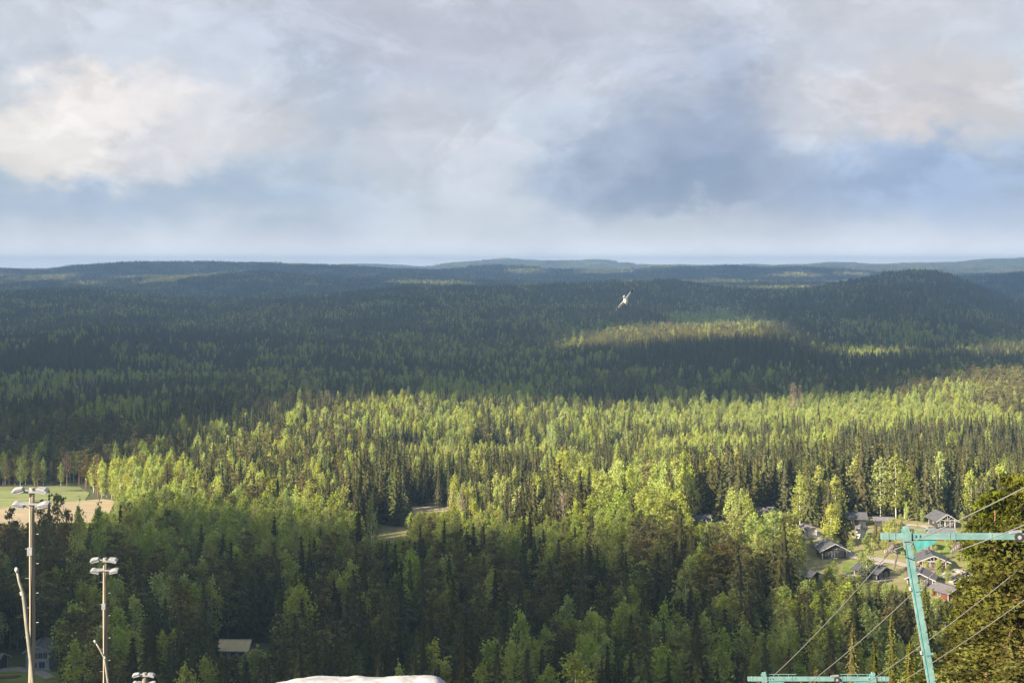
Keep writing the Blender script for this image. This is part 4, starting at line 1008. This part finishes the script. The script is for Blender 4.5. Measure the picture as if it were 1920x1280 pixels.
# ------------------------------------------------------------------ wooden floodlight poles
MT['pole'] = material('weathered_pole_wood', (0.33, 0.28, 0.21), (0.19, 0.15, 0.11), 2.2, 0.9, bump=.3, stretch=(6, 6, .35), detail=9)
MT['lamp'] = material('pale_lamp_housing', (0.27, 0.27, 0.28), (0.16, 0.16, 0.17), 4.0, 0.45)
MT['lampglass'] = material('floodlight_glass', (0.30, 0.32, 0.34), (0.22, 0.24, 0.26), 5.0, 0.15, spec=.6)
MT['steel'] = material('galvanised_steel', (0.36, 0.37, 0.38), (0.24, 0.25, 0.26), 5.0, 0.45, .5)
MT['darksteel'] = material('dark_steel', (0.09, 0.08, 0.075), (0.05, 0.045, 0.04), 5.0, 0.6, .3)
MT['rubber'] = material('black_rubber', (0.03, 0.03, 0.03), (0.02, 0.02, 0.02), 5.0, 0.8)
def light_pole(X, Ytop, d, r0, r1, label):
    p = P(X, Ytop, d); g_ = H1(p.x, p.y); hgt_ = p.z-g_
    t = thing('light_pole', label, 'light pole', (p.x, p.y, g_), 0, 'wooden floodlight poles down the ski slope')
    n = 14; pts = [(.05*math.sin(k*.9)*(1-k/n), 0, -0.5+(hgt_+.5)*k/n) for k in range(n+1)]
    MB().tube(pts, [r0+(r1-r0)*k/n for k in range(n+1)], 14).build('pole', MT['pole'], t, True)
    MB().tube([(0, -r1-.04, .3), (0, -r1-.05, hgt_-.3)], .022, 6).build('cable_conduit', MT['rubber'], t)
    for zz in (.12, .62):
        MB().box((0, -r1-.04, hgt_-zz), (1.25 if zz < .3 else 1.05, .07, .07)).build('crossarm', MT['steel'], t)
        MB().box((0, .11+r1, hgt_-zz), (1.25 if zz < .3 else 1.05, .06, .07)).build('crossarm', MT['steel'], t)
    MB().box((0, -r0-.09, hgt_-2.6), (.22, .14, .34), bev=.015).build('junction_box', MT['steel'], t)
    for k in range(9):
        MB().tube([(0, 0, hgt_-1.3-.62*k), ((1 if k % 2 else -1)*(r0+.14), -.03, hgt_-1.28-.62*k)], .013, 5).build('step_iron', MT['steel'], t)
    MB().tube([(0, 0, hgt_), (0, 0, hgt_+.05)], [r1*1.15, r1*1.1], 12).build('pole_cap', MT['steel'], t)
    for zz, yy in ((.03, -.10), (.66, .02)):
        for sx in (-1, 1):
            lp = bmesh.new()
            # floodlight: wedge-shaped housing splayed outwards
            c = Vector((sx*.50, yy-.12, hgt_-zz+.02)); R3 = Matrix.Rotation(sx*math.radians(14 if zz < .3 else -12), 3, 'Y') @ Matrix.Rotation(math.radians(18), 3, 'X')
            prof = [(-.25, -.04), (-.20, .06), (.12, .085), (.27, .02), (.24, -.05)]
            ring = [[], []]
            for s_, yv in ((0, -.17), (1, .17)):
                for (a_, b_) in prof: ring[s_].append(lp.verts.new(c+R3 @ Vector((sx*a_, yv*(1 if a_ > 0 else .7), b_))))
            lp.faces.new(ring[0]); lp.faces.new(ring[1][::-1])
            for k in range(5): lp.faces.new((ring[0][(k+1) % 5], ring[0][k], ring[1][k], ring[1][(k+1) % 5]))
            bmesh.ops.bevel(lp, geom=lp.edges[:], offset=.015, segments=1, affect='EDGES')
            mb = MB(); mb.b.free(); mb.b = lp; fo = mb.build('floodlight', MT['lamp'], t)
            MB().box(c+R3 @ Vector((0, 0, -.085)), (.46, .34, .02), R3).build('glass', MT['lampglass'], fo)
            MB().tube([c+R3 @ Vector((-sx*.2, 0, 0)), (sx*.2, yy-.05, hgt_-zz-.12), (sx*.12, -r1, hgt_-zz-.14)], .022, 6).build('bracket', MT['steel'], fo)
    return t
light_pole(60, 916, 60, .150, .105, 'tallest wooden light pole with four pale floodlights, at the left edge')
light_pole(197, 1047, 79, .155, .11, 'middle wooden light pole, its four floodlights against the dark forest')
light_pole(271, 1262, 96, .17, .13, 'lowest light pole, only its floodlights showing above the bottom edge')
MT['lance'] = material('pale_weathered_tube', (0.24, 0.225, 0.175), (0.15, 0.145, 0.115), 3.0, 0.5)
def lance(pts, d, rad_, label):
    w = [P(X, Y, d) for X, Y in pts]; last = w[-1].copy(); g_ = H1(last.x, last.y)
    while w[-1].z > g_: 
        dd = (w[-1]-w[-2]).normalized(); w.append(w[-1]+dd*2)
    t = thing('snow_lance', label, 'snow lance', (w[-1].x, w[-1].y, g_), 0, 'snow-making lances beside the light poles')
    o = Vector((w[-1].x, w[-1].y, g_)); n = len(w)
    MB().tube([p-o for p in w], [rad_*(.55+.45*min(1, k/3)) for k in range(n)], 10).build('tube', MT['lance'], t, True)
    d0 = (w[0]-w[1]).normalized()
    MB().tube([w[0]-o, w[0]-o+d0*.12, w[0]-o+d0*.2], [rad_*.85, rad_*.95, rad_*.5], 10).build('nozzle', MT['white'], t, True)
    m = w[0]-o-d0*.9
    MB().tube([m-d0*.07, m+d0*.07], rad_*.9, 10).build('collar', MT['white'], t)
lance([(32, 1072), (36, 1090), (43, 1110), (47, 1140), (51, 1180), (57, 1230), (62, 1280)], 59, .085, 'tall bent pale lance leaning against the tallest light pole')
lance([(180, 1205), (188, 1218), (196, 1233), (200, 1260), (204, 1290)], 78, .07, 'short slanting lance sticking out beside the middle light pole')

# ------------------------------------------------------------------ ski lift gantries, cables
MT['teal'] = material('turquoise_paint', (0.15, 0.245, 0.235), (0.085, 0.165, 0.16), 2.5, 0.5, detail=8, spec=.45)
_t = MT['teal'].node_tree; _b = _t.nodes['Principled BSDF']; _src = _b.inputs['Base Color'].links[0].from_socket
_c = _t.nodes.new('ShaderNodeTexCoord'); _n = _t.nodes.new('ShaderNodeTexNoise'); _n.inputs['Scale'].default_value = 5.5; _n.inputs['Detail'].default_value = 9; _n.inputs['Roughness'].default_value = .7
_t.links.new(_c.outputs['Object'], _n.inputs['Vector']); _r = _t.nodes.new('ShaderNodeValToRGB'); _r.color_ramp.elements[0].position = .60; _r.color_ramp.elements[1].position = .68
_t.links.new(_n.outputs['Fac'], _r.inputs[0]); _m = _t.nodes.new('ShaderNodeMix'); _m.data_type = 'RGBA'; _t.links.new(_r.outputs[0], _m.inputs['Factor']); _t.links.new(_src, _m.inputs['A'])
_m.inputs['B'].default_value = (.075, .10, .085, 1); _t.links.new(_m.outputs['Result'], _b.inputs['Base Color'])
MT['tealdark'] = material('worn_turquoise_paint', (0.07, 0.27, 0.26), (0.04, 0.17, 0.17), 4.0, 0.6)
MT['rust'] = material('rusty_steel', (0.12, 0.095, 0.08), (0.06, 0.05, 0.045), 6.0, 0.8)
def gantry(d, Ybeam, XL, XR, Xw, xcab, label):
    pL = P(XL, Ybeam, d); pR = P(XR, Ybeam, d); zb = pL.z; x0, x1 = pL.x, pR.x; g_ = H1((x0+x1)/2, d)
    t = thing('lift_gantry', label, 'lift gantry', ((x0+x1)/2, d, g_), 0, 'turquoise drag-lift gantries')
    cx_ = (x0+x1)/2; L_ = x1-x0; hb = zb-g_
    b = MB(); b.box((0, 0, hb), (L_, .24, .26), bev=.012); bm_ = b.build('beam', MT['teal'], t)
    for f_ in (-.47, -.44, -.19, -.165, .0, .165, .19, .44, .47):
        MB().box((f_*L_, 0, hb), (.03, .28, .31)).build('flange', MT['teal'], bm_)
    for f_ in (-.375, -.35, -.33, .35, .375):
        MB().box((f_*L_, -.15, hb+.05), (.05, .06, .09)).build('lug', MT['tealdark'], bm_)
    # thin service rail above the beam
    MB().box((-.28*L_, .1, hb+.27), (.42*L_*.6, .04, .03)).build('service_rail', MT['teal'], t)
    MB().box((.28*L_, .1, hb+.27), (.42*L_*.6, .04, .03)).build('service_rail', MT['teal'], t)
    for f_ in (-.35, -.28, -.21, .21, .28, .35): MB().box((f_*L_, .1, hb+.2), (.03, .03, .12)).build('rail_stay', MT['teal'], t)
    for s_ in (-1, 1):
        xt = s_*(L_/2-1.0); xb = xt-s_*2.15      # legs lean inwards to the foot
        fz = H1(cx_+xb, d)-g_-.3
        top_ = Vector((xt-s_*.03, -.03, hb+.42)); bot = Vector((xb, -.2, fz)); dr = (bot-top_); ln = dr.length; dn = dr.normalized()
        q_ = dn.to_track_quat('-Z', 'Y').to_matrix(); mid = (top_+bot)/2
        q_ = Matrix((Vector((1, 0, 0)).cross(Vector((0,0,1))) , Vector((0,1,0)), Vector((0,0,1)))).to_3x3() if False else Matrix.Rotation(math.atan2(top_.x-bot.x, top_.z-bot.z), 3, 'Y')
        sx_ = Vector((math.cos(math.atan2(top_.x-bot.x, top_.z-bot.z)), 0, -math.sin(math.atan2(top_.x-bot.x, top_.z-bot.z))))
        m0 = mid.copy(); m0.y = -.02
        b = MB(); b.box(m0, (.25, .22, ln), q_, bev=.01); lg = b.build('column', MT['teal'], t)
        b = MB(); b.box(m0-sx_*.17, (.04, .26, ln-.3), q_); b.build('edge_channel', MT['tealdark'], lg)
        b = MB(); b.box(m0-sx_*.205, (.022, .10, ln-.6), q_); b.build('cable_duct', MT['lamp'], lg)
        for k in range(1, 5):
            c = top_+dn*(ln*k/4.6); c.y = -.02
            MB().box(c+sx_*.07, (.30, .30, .06), q_).build('joint_plate', MT['teal'], lg)
            MB().box(c-sx_*.3+Vector((0, -.08, .12)), (.08, .08, .14), q_).build('clamp', MT['white'], lg)
        bo = MB()
        for k in range(22):
            c = top_+dn*(.8+k*(ln-1)/22.0); c.y = -.15; bo.box(c+sx_*.06, (.04, .035, .04), q_)
        bo.build('bolts', MT['tealdark'], lg)
        # gusset and saddle under the beam
        MB().poly([(xt-s_*.3, -.11, hb-.16), (xt-s_*1.35, -.11, hb-.16), (xt-s_*1.15, -.11, hb-.34), (xt-s_*.5, -.11, hb-.62)], (0, .2, 0)).build('gusset', MT['tealdark'], t)
        MB().box((xt-s_*.05, -.17, hb), (.36, .05, .36)).build('saddle_plate', MT['teal'], t)
        # angled spotlight on the column
        MB().box((xt-s_*.0-.45, -.15, hb-.62), (.42, .2, .10), Matrix.Rotation(.25, 3, 'Y')).build('spotlight', MT['lamp'], t)
        MB().tube([(xt-.35, -.15, hb-.72), (xt-.5, -.15, hb-1.35)], .04, 8).build('hanging_strut', MT['rust'], t)
    # big wheel with motor mid-beam
    wx = P(Xw, Ybeam, d).x-cx_
    def wheel(nm, c, R_, w_, par, m='rubber', ax=1):
        b = MB(); A0 = Vector((0, w_/2, 0)) if ax == 1 else Vector((w_/2, 0, 0)); b.tube([c-A0, c+A0], R_, 18); o = b.build(nm, MT[m], par)
        b = MB(); b.tube([c-A0*1.25, c+A0*1.25], R_*.45, 12); b.build('hub', MT['lamp'], o); return o
    wheel('wheel', Vector((wx, -.20, hb+.0)), .19, .10, t)
    MB().box((wx-.12, -.05, hb+.20), (.50, .20, .08), Matrix.Rotation(-.1, 3, 'Y')).build('motor_cover', MT['lamp'], t)
    MB().tube([(wx+.1, -.2, hb-.1), (wx+.55, -.2, hb-.32)], .035, 8).build('lever', MT['steel'], t)
    # sheave trains that carry the cables
    for xc in xcab:
        xr = xc-cx_; slope = .42
        a_ = MB(); a_.box((xr, 0, hb-.33), (.10, .12, .40)); a_.build('hanger', MT['rust'], t)
        tr_ = MB(); tr_.box((xr+.09, 0, hb-.50), (.05, 1.15, .10), Matrix.Rotation(-slope, 3, 'X')); tro = tr_.build('sheave_train', MT['rust'], t)
        for k in (-.45, -.15, .15, .45):
            wheel('sheave', Vector((xr, k, hb-.52-k*slope)), .14, .07, tro, 'rust', 0)
        MB().tube([(xr+.05, -.5, hb-.35), (xr-.45, -.75, hb-.75)], .022, 6).build('cable_catcher', MT['rust'], tro)
    return t, zb
CX = [15.95, 18.7, 22.3, 24.35]
G1, zb1 = gantry(60, 1005, 1652, 2062, 1908, CX, 'upper turquoise lift gantry with a leaning mast and long beam, at the right edge')
G2, zb2 = gantry(92, 1272, 1402, 1667, 1568, CX, 'lower turquoise lift gantry, only its beam seen at the bottom edge')
MT['cable'] = material('steel_cable', (0.28, 0.27, 0.26), (0.20, 0.195, 0.19), 8.0, 0.5, .3)
for i, xc in enumerate(CX):
    zt1, zt2 = zb1-.66, zb2-.66; pts = []
    for (y0, z0, y1, z1, sag) in ((6, zt1+.345*54+.6, 60, zt1, .55), (60, zt1, 92, zt2, .25), (92, zt2, 150, zt2-.42*58, .6)):
        for k in range(12):
            t = k/12; pts.append((xc, y0+(y1-y0)*t, z0+(z1-z0)*t-4*sag*t*(1-t)))
    b = MB(); b.tube(pts, .021, 6)
    o = b.build('lift_cable', MT['cable'])
    tag(o, ['leftmost lift cable, running through the left end of both gantries', 'second lift cable from the left, crossing the upper beam', 'third lift cable from the left, crossing the tall mast midway', 'rightmost lift cable, crossing the mast near its foot'][i], 'cable', 'lift cables')

# ------------------------------------------------------------------ power line behind the birches
def wire(name, a, b_, sag, rad_, label, m='cable'):
    a = Vector(a); b_ = Vector(b_); o = Vector(a); pts = []
    for k in range(15):
        t = k/14; p = a.lerp(b_, t); p.z -= 4*sag*t*(1-t); pts.append(p)
    q_ = MB(); q_.tube(pts, rad_, 5); return tag(q_.build(name, MT[m]), label, 'wire', 'wires of the power line')
pa, pb = P(1262, 955, 520), P(1500, 975, 505)
for i, dz in enumerate((0, -.9)):
    wire('power_wire', pa+Vector((0, 0, dz)), pb+Vector((0, 0, dz)), .8, .03, ['upper thin wire passing over the house with two dormers', 'lower thin wire passing over the house with two dormers'][i])
for i, p in enumerate((pa, pb)):
    g_ = H1(p.x, p.y); t = thing('utility_pole', ['wooden utility pole at the left end of the thin wires', 'wooden utility pole among birches at the right end of the thin wires'][i], 'utility pole', (p.x, p.y, g_), 0, 'poles of the power line')
    MB().tube([(0, 0, -.5), (0, 0, p.z-g_+.4)], [.16, .1], 8).build('post', MT['pole'], t); MB().box((0, 0, p.z-g_-.4), (.1, 1.4, .1)).build('crossarm', MT['pole'], t)

# ------------------------------------------------------------------ snow heap at the edge of the slope
def snow_mat():
    m = material('old_snow', (0.46, 0.46, 0.46), (0.24, 0.24, 0.245), 2.6, 0.8, bump=1.0, detail=9, spec=.3)
    t = m.node_tree; b = t.nodes['Principled BSDF']; src = b.inputs['Base Color'].links[0].from_socket
    n = t.nodes.new('ShaderNodeTexNoise'); n.inputs['Scale'].default_value = 9; n.inputs['Detail'].default_value = 3
    tcn = t.nodes.new('ShaderNodeTexCoord'); t.links.new(tcn.outputs['Object'], n.inputs['Vector'])
    cr = t.nodes.new('ShaderNodeValToRGB'); cr.color_ramp.elements[0].position = .62; cr.color_ramp.elements[1].position = .70
    t.links.new(n.outputs['Fac'], cr.inputs[0]); mx = t.nodes.new('ShaderNodeMix'); mx.data_type = 'RGBA'
    t.links.new(cr.outputs[0], mx.inputs['Factor']); t.links.new(src, mx.inputs['A']); mx.inputs['B'].default_value = (.30, .24, .20, 1)
    t.links.new(mx.outputs['Result'], b.inputs['Base Color']); return m
sx0, sx1 = P(520, 1280, 25).x, P(838, 1280, 25).x
xs = np.linspace(sx0-.9, sx1+.9, 110); ysn = np.linspace(22.2, 28.2, 70)
SX, SY = np.meshgrid(xs, ysn, indexing='ij')
crX = 960+SX/25*F
crest = np.interp(crX, [440, 520, 532, 560, 590, 650, 670, 720, 780, 800, 822, 836, 900], [1330, 1282, 1279, 1272, 1268, 1269, 1267, 1269, 1265.5, 1266, 1270, 1281, 1345])
zc_ = CZ-(crest-500)/F*25
prof = np.exp(-np.abs((SY-25.0)/2.0)**4.0)
g0 = hgt(SX, SY)-.12
nz = np.vectorize(lambda a, b_: mnoise.fractal(Vector((a*2.2, b_*2.2, 3.3)), 1.0, 2.0, 5))(SX, SY)
zs_ = zc_-(crest-500)/F*(SY-25)-.10*(SY-25)**2
SZ = np.maximum(g0+(np.maximum(zs_-g0, 0)+nz*.035)*prof, g0-.05)
ni, nj = SX.shape; ii = np.arange(ni*nj).reshape(ni, nj)
qs = np.stack([ii[:-1, :-1], ii[1:, :-1], ii[1:, 1:], ii[:-1, 1:]], -1).reshape(-1, 4)
tag(link('snow_heap', mesh_np('snow_heap', np.stack([SX, SY, SZ], -1).reshape(-1, 3), qs, [snow_mat()], smooth=True)), 'heap of dirty old white snow at the bottom edge of the picture', 'snow heap')

# ------------------------------------------------------------------ boulders and logs
MT['stone'] = material('pale_stone', (0.55, 0.50, 0.46), (0.36, 0.33, 0.30), 1.5, 0.9)
BX = (1775, 1788, 1796, 1806, 1814, 1822, 1800, 1783, 1828, 1760, 1812)
BO = [ORD[sorted(BX).index(x)] for x in BX]
for i, (X_, Y_, s) in enumerate(((1775, 1078, .9), (1788, 1083, .7), (1796, 1074, .6), (1806, 1080, 1.0), (1814, 1090, .8), (1822, 1082, .7), (1800, 1094, .7), (1783, 1092, .6), (1828, 1096, .8), (1760, 1072, .6), (1812, 1102, .7))):
    p = ray(X_, Y_); b = bmesh.new(); bmesh.ops.create_icosphere(b, subdivisions=2, radius=s)
    for v in b.verts:
        v.co *= 1+.35*mnoise.noise(v.co*1.3+Vector((i*7, 0, 0))); v.co.z *= .65
    mb = MB(); mb.b.free(); mb.b = b
    o = mb.build('boulder', MT['stone']); o.location = (p.x, p.y, H1(p.x, p.y)+.2)
    tag(o, f'{BO[i]} pale boulder from the left in the stony yard right of the dark brown cabin', 'boulder', 'boulders in the stony yard')
t0 = ray(12, 1274)
for i in range(9):
    o = MB().tube([(-1.5, 0, 0), (1.5, .25, 0)], [.19, .16], 9).build('log', MT['pinebark'])
    o.location = (t0.x-2.4+i*.62, t0.y+.1*i, H1(t0.x, t0.y)+.35+(i % 2)*.18); o.rotation_euler = (0, 0, .95)
    tag(o, f'{ORD[i]} pinkish felled log from the left, slanting in the bottom left corner', 'log', 'felled logs in the bottom left corner')

# ------------------------------------------------------------------ gull in flight
def gull():
    b = bmesh.new()
    def loft(secs):
        rings = []
        for c, ex, ey, n in secs:
            rings.append([b.verts.new(c+ex*math.cos(6.28318*k/n)+ey*math.sin(6.28318*k/n)) for k in range(n)])
        for i in range(len(rings)-1):
            n = len(rings[i])
            for k in range(n): b.faces.new((rings[i][k], rings[i][(k+1) % n], rings[i+1][(k+1) % n], rings[i+1][k]))
        b.faces.new(rings[0][::-1]); b.faces.new(rings[-1])
    V_ = Vector
    body = [(-.30, .075, .008, 0), (-.22, .055, .022, .0), (-.14, .06, .05, -.005), (-.04, .085, .075, -.012), (.06, .085, .08, -.012), (.14, .06, .062, 0), (.18, .045, .048, .012), (.22, .044, .046, .018), (.255, .03, .03, .016), (.27, .012, .014, .010), (.315, .005, .006, .0)]
    loft([(V_((0, y, z)), V_((rx, 0, 0)), V_((0, 0, rz)), 14) for (y, rx, rz, z) in body])
    for s in (-1, 1):
        w = [(.02, .02, .02, .095, .020), (.10, .03, .05, .09, .015), (.20, .05, .085, .08, .012), (.30, .055, .10, .075, .010), (.38, .035, .09, .066, .009), (.48, -.01, .06, .055, .008), (.57, -.06, .025, .036, .007), (.64, -.10, -.005, .015, .006), (.67, -.118, -.015, .005, .005)]
        loft([(V_((s*x, y, z)), V_((0, ch, 0)), V_((0, 0, th)), 12) for (x, y, z, ch, th) in w])
    me = bpy.data.meshes.new('gull'); bmesh.ops.recalc_face_normals(b, faces=b.faces[:]); b.to_mesh(me); b.free()
    o = link('gull', me); rm = o.modifiers.new('skin', 'REMESH'); rm.mode = 'VOXEL'; rm.voxel_size = .007; rm.use_smooth_shade = True
    m = bpy.data.materials.new('gull_feathers'); m.use_nodes = True; t = m.node_tree; bs = t.nodes['Principled BSDF']; bs.inputs['Roughness'].default_value = .8
    tcn = t.nodes.new('ShaderNodeTexCoord'); sp_ = t.nodes.new('ShaderNodeSeparateXYZ'); t.links.new(tcn.outputs['Object'], sp_.inputs[0])
    ab = t.nodes.new('ShaderNodeMath'); ab.operation = 'ABSOLUTE'; t.links.new(sp_.outputs[0], ab.inputs[0])
    cr = t.nodes.new('ShaderNodeValToRGB'); cr.color_ramp.interpolation = 'LINEAR'; e = cr.color_ramp.elements
    e[0].position = 0; e[0].color = (.78, .74, .68, 1); e[1].position = 1; e[1].color = (.85, .85, .85, 1)
    for p_, c in ((.10, (.72, .68, .62)), (.28, (.66, .61, .55)), (.46, (.60, .56, .52)), (.52, (.03, .03, .03)), (.615, (.03, .03, .03)), (.63, (.85, .85, .85))):
        x = e.new(p_); x.color = (*c, 1)
    t.links.new(ab.outputs[0], cr.inputs[0]); t.links.new(cr.outputs[0], bs.inputs['Base Color'])
    me.materials.append(m)
    return o
g = gull()
c = P(1173, 564, 68)
wing = Vector((17, 12, 19)).normalized()      # right wing up and to the right
fwd = Vector((.55, .75, -.35)); fwd = (fwd-wing*fwd.dot(wing)).normalized(); up = wing.cross(fwd)
g.matrix_world = Matrix(((wing.x, fwd.x, up.x, c.x), (wing.y, fwd.y, up.y, c.y), (wing.z, fwd.z, up.z, c.z), (0, 0, 0, 1))) @ Matrix.Scale(1.12, 4)
tag(g, 'gull gliding with spread wings and black wing tips in front of the forested hills', 'gull')
